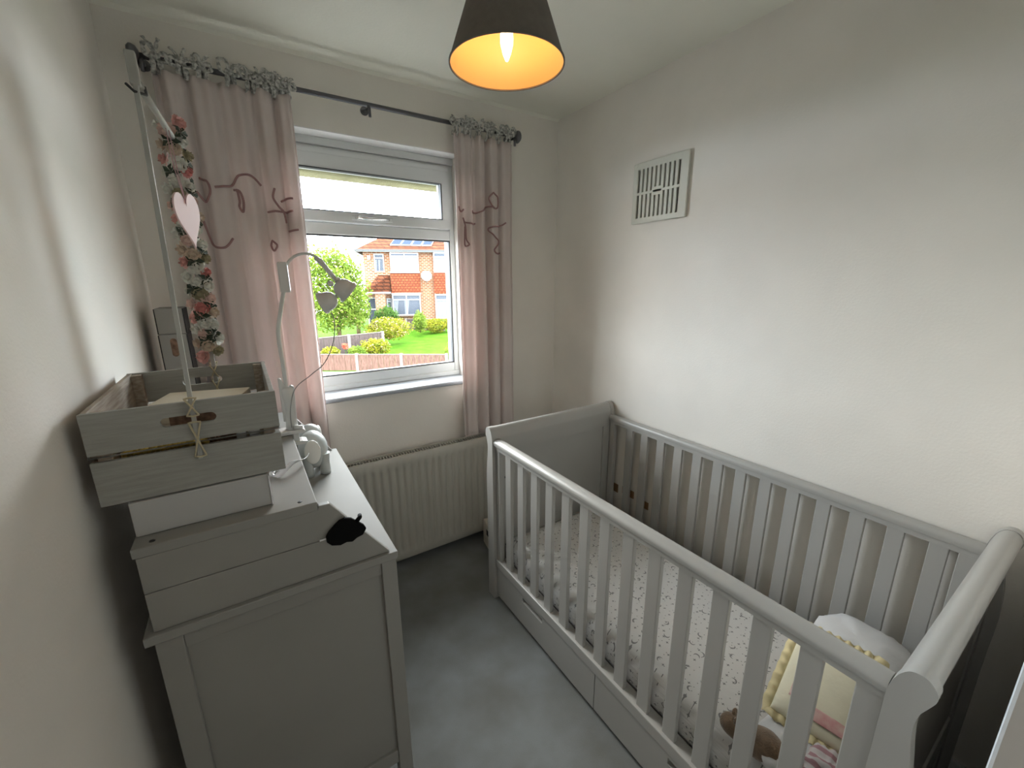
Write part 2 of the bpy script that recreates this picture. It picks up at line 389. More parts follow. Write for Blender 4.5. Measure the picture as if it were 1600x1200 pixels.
gl = pane('window_glass', (.98, .99, .985), .06)
MB().box(WX0+.038, WX1-.026, D0+.028, D0+.034, 1.090, 1.775).build('pane', gl, win)
MB().box(sx0+q, sx1-q, D0+.020, D0+.026, sz0+.046, sz1-.084).build('pane', gl, sash)
h = MB(); h.box(.50, .70, D0-.024, D0-.0165, 1.842, 1.862); hb = h.build('window_handle', M['upvc'], sash, .003)
MB().tube([(.525, D0-.024, 1.852), (.525, D0-.045, 1.852)], .008, 10).tube([(.525, D0-.043, 1.853), (.57, D0-.046, 1.850), (.675, D0-.044, 1.851)], [.009, .007, .006], 8).build('handle_lever', M['chrome'], sash)
si = MB(); prof = [(YW+.01, 1.020), (YF-.012, 1.012), (YF-.022, 1.008), (YF-.026, 1.0), (YF-.022, .990), (YF-.012, .986), (YW+.01, .990)]
si.prism(prof, 0, WX0-.03, WX1+.03 if False else WX1)
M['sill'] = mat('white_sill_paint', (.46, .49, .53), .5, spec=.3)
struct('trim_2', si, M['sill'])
# white plastered soffit strip / reveals
struct('trim_3', MB().box(WX1, WX1+.0001, YF, YW, 1.0, WZ1), M['white_paint']) if False else None
struct('trim_4', MB().box(WX0, WX1, YF+.001, YW, WZ1-.004, WZ1), M['white_paint'])
# own eaves outside : gutter
struct('trim_5', MB().box(-.9, 2.6, 2.50, 2.62, 2.098, 2.145), M['soffit'], .01)
struct('trim_6', MB().box(-.9, 2.6, 2.343, 2.50, 2.135, 2.160), M['ext_white'])

# ------------------------------------------------------------------ radiator
rad = thing('radiator', (.72, 2.04, .1), 'cream panel radiator with vertical grooves under the window', 'radiator')
rx0, rx1, rz0, rz1 = .16, 1.22, .060, .672; yf = 1.995
vs = []; fs = []; nx = 0
pitch_r = .0405; xs = []
x = rx0
cols = []
while x < rx1-.001:
    cols.append(x); x += pitch_r/6
cols.append(rx1)
zz = [rz0, rz0+.012, rz0+.035, rz0+.05, rz0+.06, rz0+.075, rz1-.09, rz1-.072, rz1-.06, rz1-.045, rz1-.01, rz1]
for xi in cols:
    ph = ((xi-rx0-.02)/pitch_r) % 1.0
    for z in zz:
        inside = 0
        if rz0+.05 < z < rz1-.05 and rx0+.03 < xi < rx1-.03:
            e = min(1, (z-rz0-.05)/.02, (rz1-.05-z)/.02)
            g = .5-.5*math.cos(2*PI*ph)
            inside = max(0, e)*(g**3)*1.4
        y = yf + .010*inside
        if z in (rz0, rz1): y += .008
        vs.append((xi, y, z))
nz_ = len(zz)
for i in range(len(cols)-1):
    for k in range(nz_-1):
        a = i*nz_+k; fs.append((a, a+nz_, a+nz_+1, a+1))
MB().add(vs, fs, True).build('front_panel', M['radiator'], rad)
MB().box(rx0, rx1, yf+.008, 2.085, rz0+.004, rz0+.012).box(rx0, rx1, yf+.06, 2.085, rz0, rz1-.01).build('back_panel', M['radiator'], rad)
tg = MB(); tg.box(rx0, rx1, yf+.006, yf+.014, rz1-.004, rz1).box(rx0, rx1, yf+.060, yf+.068, rz1-.004, rz1)
for i in range(70):
    xx = rx0+.01+i*(rx1-rx0-.02)/69; tg.box(xx-.002, xx+.002, yf+.012, yf+.062, rz1-.010, rz1-.003)
tg.build('top_grille', M['radiator'], rad)
MB().box(rx0-.002, rx0, yf+.004, 2.08, rz0, rz1).build('side_cover', M['radiator'], rad)
MB().box(rx1, rx1+.002, yf+.004, 2.08, rz0, rz1).build('side_cover', M['radiator'], rad)
MB().tube([(rx0-.02, 2.03, 0), (rx0-.02, 2.03, .12), (rx0+.01, 2.03, .12)], .009, 10).build('pipe', M['radiator'], rad)
MB().tube([(rx1+.02, 2.03, 0), (rx1+.02, 2.03, .12), (rx1-.01, 2.03, .12)], .009, 10).build('pipe', M['radiator'], rad)

# ------------------------------------------------------------------ dresser with changing top
dx0, dx1, dy0, dy1, dz = -.236, .250, .935, 1.722, .893
dr = thing('changing_dresser', (.0, 1.33, 0), 'tall grey painted nursery dresser with panelled sides beside left wall', 'dresser')
G = M['grey_furn']
MB().box(dx0-.006, dx1, dy0-.012, dy1, dz-.020, dz).build('top_board', M['grey_top'], dr, .002)
for (a, b) in ((dx0+.006, dx0+.050), (dx1-.040, dx1-.002)):
    for (c, d) in ((dy0, dy0+.036), (dy1-.038, dy1-.002)):
        MB().box(a, b, c, d, 0, dz-.020).build('leg', G, dr, .002)
for y0 in (dy0+.004, dy1-.026):
    MB().box(dx0+.050, dx1-.040, y0, y0+.02, dz-.062, dz-.020).build('rail', G, dr, .0015)
    MB().box(dx0+.050, dx1-.040, y0, y0+.02, .20, .245).build('rail', G, dr, .0015)
    MB().box(dx0+.050, dx1-.040, y0+.008, y0+.014, .245, dz-.062).build('side_panel', G, dr)
MB().box(dx0+.008, dx0+.014, dy0+.036, dy1-.038, .2, dz-.02).build('back_panel', G, dr)
dzs = [.225, .445, .655, .868]
for k in range(3):
    d = MB().box(dx1-.030, dx1-.012, dy0+.040, dy1-.042, dzs[k]+.004, dzs[k+1]-.004).build('drawer', G, dr, .002)
    for yy in (dy0+.22, dy1-.22):
        MB().lathe([(.006, 0), (.006, .012), (.014, .018), (.015, .024), (.010, .028), (0, .029)], 16, (dx1-.012, yy, (dzs[k]+dzs[k+1])/2), Matrix.Rotation(PI/2, 3, 'Y')).build('knob', M['chrome'], d)
MB().box(dx1-.034, dx1-.008, dy0+.036, dy1-.038, .19, .222).build('rail', G, dr, .002)
# fold-out changing unit on top
ch = thing('changing_unit', (0, 1.33, dz), 'grey fold-out changing unit with sloping sides on top of the dresser', 'changing unit')
def side_prof(z0, z1):   # front edge slope from (.224,.900) up to (.106,1.066)
    def fx(z): return .226 + (.106-.226)*(z-.903)/(1.066-.903)
    return [(dx0+.010, z0), (fx(z0), z0), (fx(z1), z1), (dx0+.010, z1)]
for (ya, yb) in ((dy0-.002, dy0+.014), (dy1-.016, dy1)):
    MB().prism(side_prof(dz+.001, .979), 1, ya, yb).build('lower_side_board', G, ch, .0015)
    up_p = side_prof(.9805, 1.057); up_p = up_p[:3]+[(.086, 1.066), (.084, 1.058), (dx0+.010, 1.057)]
    up_p[2] = (.108, 1.066)
    MB().prism(up_p, 1, ya, yb).build('upper_side_board', G, ch, .0015)
MB().box(dx0+.006, .084, dy0-.004, dy1, 1.058, 1.078).build('folded_lid', M['grey_top'], ch, .002)
MB().box(dx0+.012, dx0+.026, dy0+.014, dy1-.016, dz+.001, 1.057).build('back_board', G, ch)
MB().box(.055, .070, dy0+.014, dy1-.016, dz+.001, 1.057).build('inner_board', G, ch)
for (x, y) in ((-.20, .948), (.052, .953), (.20, 0)):
    if y: MB().lathe([(0, .0006), (.0045, .0006), (.0050, 0)], 12, (x, y, 1.078)).build('screw_cap', M['dark_edge'], ch)
MB().lathe([(0, .0006), (.004, .0006), (.0045, 0)], 12, (.205, dy1-.0165, .935), Matrix.Rotation(PI/2, 3, 'X')).build('screw_cap', M['dark_edge'], ch)
hp = [(.092, .990), (.100, 1.001), (.112, 1.012), (.124, 1.021), (.138, 1.024), (.150, 1.019), (.163, 1.006), (.176, .993), (.181, .982), (.172, .968), (.158, .965), (.147, .958), (.134, .962), (.120, .959), (.102, .965), (.093, .976)]
MB().prism(hp, 1, dy0-.013, dy0-.0025).build('hinge', M['black'], ch, .003)
tag(COL.objects[-1], 'black plastic hinge cover')
MB().tube([(.160, dy0-.012, 1.008), (.170, dy0-.004, 1.012), (.172, dy0+.008, 1.010)], .005, 8).build('hinge_knuckle', M['black'], ch)
MB().box(.079, .093, dy0-.0055, dy0-.0025, .981, .984).build('hinge_pin', M['paper'], ch)

# ------------------------------------------------------------------ storage box beneath crate
bx = thing('storage_box', (-.11, 1.12, 1.078), 'pale grey cardboard storage box under the wooden crate', 'box')
MB().box(-.227, .000, .975, 1.31, 1.079, 1.150).build('box_body', M['box_grey'], bx, .002)
MB().box(.0002, .003, .972, 1.31, 1.079, 1.148).build('lid_flap', M['paper'], bx)

# ------------------------------------------------------------------ crate
cz0, cz1 = 1.153, 1.330; cx0, cx1, cy0, cy1 = -.264, .036, .978, 1.385
crt = thing('wooden_crate', (-.114, 1.18, cz0), 'grey washed slatted wooden crate with oval hand holes on top of the dresser', 'crate')
W, WI = M['wood_crate'], M['wood_crate_in']
th = .009
def hole_board(y0, y1, z0, z1, hx0, hx1, hz0, hz1):
    mb = MB(); n = 10; r = (hz1-hz0)/2; zc = (hz0+hz1)/2
    inner = [(hx1-r+r*math.cos(a), zc+r*math.sin(a)) for a in [(-PI/2+PI*i/n) for i in range(n+1)]] + [(hx0+r+r*math.cos(a), zc+r*math.sin(a)) for a in [(PI/2+PI*i/n) for i in range(n+1)]]
    def outer(p):
        x, z = p; m = (hx0+hx1)/2
        # project radially to rectangle
        dx, dz_ = x-m, z-zc
        k = min(((cx1-m) if dx > 0 else (m-cx0))/max(abs(dx), 1e-9), ((z1-zc) if dz_ > 0 else (zc-z0))/max(abs(dz_), 1e-9))
        return (m+dx*k, zc+dz_*k)
    out = [outer(p) for p in inner]
    corners = [(cx1, z1), (cx0, z1), (cx0, z0), (cx1, z0)]
    N = len(inner)
    for i in range(N):
        j = (i+1) % N; a, b, c, d = inner[i], inner[j], out[j], out[i]
        poly = [a, b, c, d]
        if abs(c[0]-d[0]) > 1e-6 and abs(c[1]-d[1]) > 1e-6:
            for q_ in corners:
                if (abs(q_[0]-c[0]) < 1e-6 or abs(q_[1]-c[1]) < 1e-6) and (abs(q_[0]-d[0]) < 1e-6 or abs(q_[1]-d[1]) < 1e-6): poly = [a, b, c, q_, d]
        k = len(poly)
        mb.add([(p[0], y0, p[1]) for p in poly], [tuple(range(k))]); mb.add([(p[0], y1, p[1]) for p in poly], [tuple(range(k))[::-1]])
        mb.add([(a[0], y0, a[1]), (b[0], y0, b[1]), (b[0], y1, b[1]), (a[0], y1, a[1])], [(0, 1, 2, 3)])
    mb.add([(cx0, y0, z0), (cx0, y1, z0), (cx0, y1, z1), (cx0, y0, z1)], [(0, 1, 2, 3)]); mb.add([(cx1, y0, z0), (cx1, y1, z0), (cx1, y1, z1), (cx1, y0, z1)], [(0, 1, 2, 3)])
    mb.add([(cx0, y0, z1), (cx1, y0, z1), (cx1, y1, z1), (cx0, y1, z1)], [(0, 1, 2, 3)]); mb.add([(cx0, y0, z0), (cx1, y0, z0), (cx1, y1, z0), (cx0, y1, z0)], [(0, 1, 2, 3)])
    return mb
zs = 1.243
hole_board(cy0, cy0+th, zs+.0035, cz1, -.157, -.070, 1.285, 1.304).build('slat', W, crt)
hole_board(cy1-th, cy1, zs+.0035, cz1, -.157, -.070, 1.285, 1.304).build('slat', W, crt)
MB().box(cx0, cx1, cy0, cy0+th, cz0, zs-.0045).build('slat', W, crt, .001)
MB().box(cx0, cx1, cy1-th, cy1, cz0, zs-.0045).build('slat', W, crt, .001)
for x0 in (cx0+.001, cx1-th-.001):
    MB().box(x0, x0+th, cy0+th, cy1-th, zs+.0035, cz1).build('slat', WI if x0 < 0 else W, crt, .001)
    MB().box(x0, x0+th, cy0+th, cy1-th, cz0, zs-.0045).build('slat', WI if x0 < 0 else W, crt, .001)
for (x0, x1) in ((cx0+th+.001, cx0+th+.021), (cx1-th-.021, cx1-th-.001)):
    for (y0, y1) in ((cy0+th, cy0+th+.02), (cy1-th-.02, cy1-th)):
        MB().box(x0, x1, y0, y1, cz0+.006, cz1-.003).build('corner_post', WI, crt, .001)
MB().box(cx0+th, cx1-th, cy0+th, cy1-th, cz0, cz0+.006).build('base_board', WI, crt)

# crate contents
cb = thing('cream_card_box', (-.12, 1.24, 1.16), 'cream card box standing inside the wooden crate', 'box')
mt = Matrix.Translation(Vector((-.118, 1.185, 0))) @ Matrix.Rotation(math.radians(-14), 4, 'Z')
MB().box(-.085, .085, -.10, .10, 1.161, 1.280, mt).build('box_body', M['card_cream'], cb, .002)
MB().box(-.088, .088, -.103, .103, 1.262, 1.285, mt).build('box_lid', M['card_cream'], cb, .002)
tag(MB().box(-.150, -.045, 1.028, 1.034, 1.161, 1.312).build('hole_darkener', M['brown']), 'added brown folder seen through the front hand hole of the crate', 'darkener')  # brown sheet added behind the hand hole so that it looks dark
gb = MB()
for s in range(3):
    pts = [(-.222+.125*t/40, 1.012+.006*math.sin(t*.9+s*2.1), 1.240+.006*math.cos(t*.9+s*2.1)) for t in range(41)]
    gb.tube(pts, .0045, 7)
gb.tube([(-.222, 1.012, 1.162), (-.222, 1.012, 1.24)], .006, 8).tube([(-.097, 1.012, 1.162), (-.097, 1.012, 1.24)], .006, 8)
tag(gb.build('braided_cord', M['gold']), 'gold braided cord showing through the front gap of the crate', 'cord')
kb = MB()
random.seed(3)
for i in range(60):
    a = Vector((random.uniform(-.090, -.056), random.uniform(1.0, 1.022), random.uniform(1.165, 1.25))); b = a+Vector((random.uniform(-.02, .02), random.uniform(-.01, .01), random.uniform(-.02, .015)))
    b.z = max(b.z, 1.162); kb.tube([a, (a+b)/2+Vector((0, .003, .003)), b], .0016, 4)
tag(kb.build('kraft_paper_shred', M['brown']), 'dark brown shredded paper seen through the crate gap', 'shredded paper', kind='stuff')
cp = thing('clear_packet', (0, 1.03, 1.16), 'grey clear-fronted packet at the right end inside the crate', 'packet')
for i, (a, b) in enumerate(((-.044, -.024), (-.021, .001))):
    MB().box(a, b-.002, .998, 1.03, 1.160, 1.262).build('pocket', M['box_grey'], cp, .002)
# frame of poles tied to the crate
pf = thing('pole_arch', (-.10, 1.17, 1.15), 'upside-down U of white-washed wooden poles tied upright to the crate', 'pole arch')
px_ = -.105; PT = 1.905
MB().prism([(px_-.0055, 1.215), (px_+.0020, 1.215), (px_+.0145, PT), (px_+.007, PT)], 1, cy0-.009, cy0-.0015).build('front_pole', M['pole'], pf, .0012)
MB().box(px_+.003, px_+.017, cy0-.010, cy0+.003, 1.862, PT+.006).build('joint_block', M['pole'], pf, .002)
MB().tube([(px_+.012, cy0-.002, 1.868), (px_+.022, 1.395, 1.893)], .0062, 12).build('top_pole', M['pole'], pf)
MB().box(-.090, -.080, cy1+.001, cy1+.010, 1.215, 1.898).build('back_pole', M['pole'], pf, .0015)
MB().tube([(px_-.002, cy0-.006, 1.862), (px_+.007, cy0-.013, 1.851), (px_+.020, cy0+.012, 1.856), (px_+.018, cy0+.030, 1.873)], .0022, 6).build('cord_loop', M['dark_edge'], pf)
def lashing(x, yf_, s):
    t = MB()
    for (za, zb) in ((1.338, 1.305), (1.290, 1.222)):
        t.tube([(x-.009, yf_, za), (x+.009, yf_, zb)], .0018, 6).tube([(x+.009, yf_, za), (x-.009, yf_, zb)], .0018, 6)
        t.tube([(x-.010, yf_+.001*s, za), (x, yf_-.001*s, za+.002), (x+.010, yf_+.001*s, za)], .0018, 6)
        t.tube([(x-.010, yf_+.001*s, zb), (x, yf_-.001*s, zb-.002), (x+.010, yf_+.001*s, zb)], .0018, 6)
    return t
lashing(px_, cy0-.0115, 1).build('twine_lashing', M['twine'], pf)
lashing(-.085, cy1+.012, -1).build('twine_lashing', M['twine'], pf)
lt = MB()
for (za, zb) in ((1.334, 1.300), (1.292, 1.250)):
    lt.tube([(-.093, cy1-th-.002, za), (-.077, cy1-th-.002, zb)], .0018, 6).tube([(-.077, cy1-th-.002, za), (-.093, cy1-th-.002, zb)], .0018, 6)
lt.build('twine_lashing', M['twine'], pf)

# rose garland : each rose is a part
gar = thing('rose_garland', (-.085, 1.39, 1.34), 'garland of pink, white and cream fabric roses wound round the back pole', 'garland')
def rose_mesh(name, m):
    mb = MB()
    mb.ball((0, 0, 0), .0075, n=8)
    for ring, (n, r, tilt, sz) in enumerate(((3, .004, .35, .0085), (5, .0072, .85, .0095), (6, .0105, 1.25, .0095))):
        for k in range(n):
            a = 2*PI*k/n+ring*.6
            vs = []
            for i in range(4):
                for j in range(4):
                    u = (j/3-.5)*2; vv = i/3
                    wv_ = sz*(.45+.75*math.sin(PI*min(1, vv*.8+.1)))
                    d = r*.5+sz*vv*math.sin(tilt)+.0012*u*u
                    z = sz*1.25*vv*math.cos(tilt)-.004*ring*.6+.0018*vv*vv*(-ring)
                    x_, y_ = d, wv_*u*.62
                    vs.append((x_*math.cos(a)-y_*math.sin(a), x_*math.sin(a)+y_*math.cos(a), z))
            fs = [(i*4+j, i*4+j+1, (i+1)*4+j+1, (i+1)*4+j) for i in range(3) for j in range(3)]
            mb.add(vs, fs, True)
    return mb.mesh(name, m)
roses = {k: rose_mesh(k, M[k]) for k in ('rose_pink', 'rose_white', 'rose_cream', 'rose_blush', 'rose_red', 'rose_olive')}
lf = MB()
for k in range(5):
    a = 2*PI*k/5; l = .013
    lf.add([(0, 0, 0), (l*.5*math.cos(a)-.004*math.sin(a), l*.5*math.sin(a)+.004*math.cos(a), .002), (l*math.cos(a), l*math.sin(a), -.002), (l*.5*math.cos(a)+.004*math.sin(a), l*.5*math.sin(a)-.004*math.cos(a), .002)], [(0, 1, 2, 3)])
leafm = lf.mesh('leaf', M['dgreen'])
random.seed(11)
seq = ['rose_white', 'rose_blush', 'rose_white', 'rose_pink', 'rose_olive', 'rose_white', 'rose_red', 'rose_cream', 'rose_white', 'rose_pink', 'rose_blush', 'rose_white', 'rose_cream', 'rose_white']
for i in range(50):
    z = 1.925-(1.925-1.360)*i/49
    ang = -PI/2 + (1.15 if i % 3 == 0 else -1.15 if i % 3 == 1 else 0)+random.uniform(-.3, .3)-.12
    if i > 40: z += random.uniform(-.003, .003)
    rr = .021+random.uniform(0, .004)
    lean = (1.9-z)*.0
    c = Vector((-.085+rr*math.cos(ang)+lean, 1.390+rr*math.sin(ang)*.9, z+random.uniform(-.003, .003)))
    o = bpy.data.objects.new('rose', roses[seq[(i*5+i//3) % len(seq)]] if i else roses['rose_pink']); COL.objects.link(o)
    o.parent = gar; o.matrix_parent_inverse = parent_world(gar).inverted()
    d = Vector((math.cos(ang), math.sin(ang), random.uniform(-.5, .4))).normalized()
    o.location = c; o.rotation_euler = d.to_track_quat('Z', 'Y').to_euler(); s_ = random.uniform(1.0, 1.4); o.scale = (s_, s_, s_)
    if i % 2 == 0:
        o = bpy.data.objects.new('leaf', leafm); COL.objects.link(o); o.parent = gar; o.matrix_parent_inverse = parent_world(gar).inverted()
        a2 = ang+random.uniform(.7, 1.4); o.location = (-.085+.022*math.cos(a2), 1.388+.022*math.sin(a2), z+.004)
        d = Vector((math.cos(a2), math.sin(a2)-.3, random.uniform(-.4, .4))).normalized(); o.rotation_euler = d.to_track_quat('Z', 'Y').to_euler(); o.scale = (1.7, 1.7, 1.7)
# hanging heart
ht = thing('hanging_heart', (-.074, 1.25, 1.69), 'pale pink wooden heart hanging on a thin ribbon in front of roses', 'heart decoration')
hm = Matrix.Translation(Vector((-.074, 1.262, 1.700))) @ Matrix.Rotation(math.radians(66), 4, 'Z') @ Matrix.Rotation(math.radians(-6), 4, 'Y')
def heart_pts(s):
    P = []
    for i in range(44):
        t = 2*PI*i/44; x_ = 16*math.sin(t)**3; z_ = 13*math.cos(t)-5*math.cos(2*t)-2*math.cos(3*t)-math.cos(4*t); P.append((x_*s*.92, z_*s*1.28))
    return P
mb = MB(); mb.prism(heart_pts(.0033), 1, -.0018, .0018, False); mb.v = [tuple(hm @ Vector(p)) for p in mb.v]
mb.build('heart_plaque', M['heart'], ht)
MB().tube([(-.086, 1.25, 1.885), (-.083, 1.248, 1.80), (-.0735, 1.256, 1.727)], .0010, 5).tube([(-.082, 1.275, 1.886), (-.079, 1.262, 1.80), (-.0735, 1.256, 1.727)], .0010, 5).build('ribbon', M['ribbon_p'], ht)

# narrow boxes behind the crate
for k, (z0, z1, hole, y0, lab) in enumerate(((0.0, 1.384, True, 1.790, 'narrow grey box with finger hole behind the crate, lower of two'), (1.385, 1.470, False, 1.798, 'narrow grey box behind the crate, resting on a box with finger hole'))):
    t = thing('narrow_box', (-.206, 1.86, z0), lab, 'box', 'narrow grey boxes behind the crate')
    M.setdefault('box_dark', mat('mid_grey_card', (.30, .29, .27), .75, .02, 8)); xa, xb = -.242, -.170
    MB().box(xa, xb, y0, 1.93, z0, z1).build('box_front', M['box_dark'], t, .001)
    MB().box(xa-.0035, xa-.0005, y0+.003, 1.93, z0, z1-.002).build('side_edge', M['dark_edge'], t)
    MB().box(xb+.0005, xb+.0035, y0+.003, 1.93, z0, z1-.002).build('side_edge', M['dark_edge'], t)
    if hole:
        n = 10; r = .009
        P = [(-.207+r*math.cos(a), 1.362+r*math.sin(a)) for a in [PI*i/n for i in range(n+1)]] + [(-.207+r*math.cos(a), 1.318+r*math.sin(a)) for a in [PI+PI*i/n for i in range(n+1)]]
        MB().prism(P, 1, y0-.0012, y0-.0001).build('finger_hole', M['brown'], t)

# ------------------------------------------------------------------ clip lamp
la = thing('clip_lamp', (.085, 1.45, 1.078), 'pearl white gooseneck clip lamp with two small heads clamped to changing unit', 'lamp')
LW = M['lampwhite']
MB().prism([(.040, 1.0795), (.118, 1.0795), (.124, 1.086), (.118, 1.093), (.040, 1.093)], 1, 1.425, 1.478).build('clamp_jaw', LW, la, .003)
MB().box(.086, .104, 1.435, 1.468, 1.050, 1.079).prism([(.074, 1.040), (.118, 1.040), (.126, 1.048), (.112, 1.052), (.074, 1.052)], 1, 1.430, 1.474).build('lower_jaw', LW, la, .002)
MB().lathe([(.018, 1.093), (.017, 1.12), (.015, 1.15), (.0165, 1.19), (.019, 1.225), (.012, 1.232), (0, 1.232)], 20, (.088, 1.452, 0)).build('clamp_body', LW, la)
MB().prism([(.066, 1.12), (.104, 1.12), (.108, 1.232), (.098, 1.238), (.088, 1.222), (.074, 1.262), (.066, 1.262)], 1, 1.444, 1.458).build('clamp_fin', LW, la, .003)
MB().tube([(.090, 1.428, 1.10), (.115, 1.428, 1.10)], .007, 10).build('clamp_screw', LW, la)
MB().tube(smooth_path([(.086, 1.45, 1.225), (.086, 1.45, 1.30), (.085, 1.45, 1.40), (.100, 1.45, 1.47), (.118, 1.45, 1.54)]), .0058, 12).build('gooseneck', LW, la)
MB().box(.106, .134, 1.442, 1.458, 1.523, 1.612).build('bracket', LW, la, .004)
MB().tube(smooth_path([(.126, 1.45, 1.575), (.132, 1.45, 1.603), (.155, 1.45, 1.628), (.190, 1.45, 1.638), (.222, 1.45, 1.624), (.246, 1.45, 1.590), (.262, 1.45, 1.566)]), [.0042]*25+[.0062]*6+[.0062]*6, 12).build('gooseneck', LW, la)
MB().tube(smooth_path([(.212, 1.45, 1.628), (.240, 1.45, 1.596), (.272, 1.448, 1.552)], 5), [.004]+[.0068]*9+[.008], 12).build('neck_sleeve', LW, la)
MB().ball((.249, 1.447, 1.548), .0095, n=12).ball((.272, 1.447, 1.560), .0085, n=12).build('swivel_knob', LW, la)
def head(name, c, axis, s, inner=True):
    q = Vector(axis).normalized().to_track_quat('Z', 'Y').to_matrix()
    prof = [(0, -.032), (.011, -.031), (.020, -.026), (.0265, -.015), (.0285, -.004), (.0290, .002), (.0335, .006), (.0335, .014), (.030, .0145), (.029, .010), (.020, .006), (0, .004)]
    o = MB().lathe([(r*s, z*s) for r, z in prof], 28, c, q).build(name, LW, la)
    MB().lathe([(0, .0085*s), (.027*s, .0085*s), (.0275*s, .0115*s), (0, .0117*s)], 24, c, q).build('lens', M['dark_edge'], o)
head('lamp_head', (.292, 1.445, 1.528), (.70, -.06, -.60), 1.12)
head('lamp_head', (.231, 1.452, 1.492), (-.72, .30, -.30), 1.05)
MB().tube([(.243, 1.452, 1.497), (.265, 1.448, 1.510)], .0065, 10).build('joint', LW, la)
MB().tube(smooth_path([(.243, 1.452, 1.458), (.249, 1.452, 1.425), (.238, 1.45, 1.36), (.205, 1.448, 1.297), (.160, 1.446, 1.262), (.110, 1.440, 1.225), (.088, 1.425, 1.165), (.084, 1.422, 1.105)], 8), .0016, 6).build('power_cord', M['bow_cord'], la)

# ------------------------------------------------------------------ elephant night light
el = thing('elephant_figure', (.155, 1.52, dz), 'white and grey elephant night light with cream oval ear on the dresser', 'elephant figure')
E_ = M['elephant']
MB().ball((.148, 1.535, .978), .048, .062, .068, 24).build('body', E_, el)
for (x, y) in ((.122, 1.500), (.176, 1.500), (.122, 1.572), (.176, 1.572)):
    MB().lathe([(.017, dz), (.018, dz+.012), (.016, .935), (.020, .97)], 16, (x, y, 0)).build('leg', E_, el)
MB().ball((.148, 1.580, 1.022), .036, .034, .036, 20).build('head', E_, el)
MB().tube(smooth_path([(.148, 1.610, 1.020), (.148, 1.634, .99), (.148, 1.640, .95), (.148, 1.655, .93)], 5), [.014-.0004*i for i in range(16)], 12).build('trunk', E_, el)
MB().ball((.139, 1.472, .990), .026, .011, .043, 24).build('ear', M['ear_oval'], el)
MB().ball((.178, 1.592, 1.015), .010, .024, .030, 16).build('ear', M['ear'], el)

# ------------------------------------------------------------------ paper ribbon and glass on changing unit
rb = MB(); P1 = []; n = 22
for i in range(n+1):
    t = i/n; x = .014+.085*t; y = 1.118+.085*t-.02*math.sin(t*PI); z = 1.0795+.014*math.sin(t*PI*1.1)**2+.012*t*t
    P1 += [(x-.006*math.cos(t*4), y+.008*math.cos(t*4), z+.009*abs(math.sin(t*3.3))), (x+.006, y-.008*math.cos(t*4), max(1.0795, z-.002))]
rb.add(P1, [(2*i, 2*i+1, 2*i+3, 2*i+2) for i in range(n)], True)
o = rb.build('paper_ribbon', M['paper']); tag(o, 'curled white paper ribbon at the right foot of the crate', 'ribbon')
s_ = o.modifiers.new('s', 'SOLIDIFY'); s_.thickness = .0008
gm = bpy.data.materials.new('clear_glass'); gm.use_nodes = True; gb_ = gm.node_tree.nodes['Principled BSDF']; gb_.inputs['Transmission Weight'].default_value = 1; gb_.inputs['Roughness'].default_value = .03
tag(MB().lathe([(0, 1.0790), (.009, 1.0790), (.012, 1.086), (.010, 1.098), (.0075, 1.099), (.009, 1.087), (.007, 1.082), (0, 1.082)], 18, (.020, 1.140, 0)).build('glass_dish', gm), 'tiny clear glass dish beside the pale grey box', 'dish')

# ------------------------------------------------------------------ curtains and rail
YR = 2.03
rail = thing('curtain_rail', (.59, YR, 2.295), 'dark grey metal curtain rail with round end finials above the window', 'curtain rail')
MB().tube([(-.185, YR, 2.295), (1.345, YR, 2.295)], .0095, 14).build('pole', M['rod'], rail)
for x, s in ((-.19, -1), (1.348, 1)):
    MB().lathe([(0, -.018), (.014, -.017), (.026, -.010), (.030, 0), (.030, .006), (.022, .014), (0, .018)], 24, (x, YR, 2.295), Matrix.Rotation(s*PI/2, 3, 'Y')).build('finial', M['rod'], rail)
for x in (.578, -.17, 1.325):
    MB().tube([(x, YF-.001, 2.292), (x, YR, 2.282)], .005, 10).tube([(x, YR-.006, 2.288), (x, YR-.012, 2.275), (x, YR-.012, 2.245)], .006, 10).tube([(x, YF-.006, 2.292), (x, YF-.001, 2.292)], .018, 16).build('bracket', M['rod'], rail)

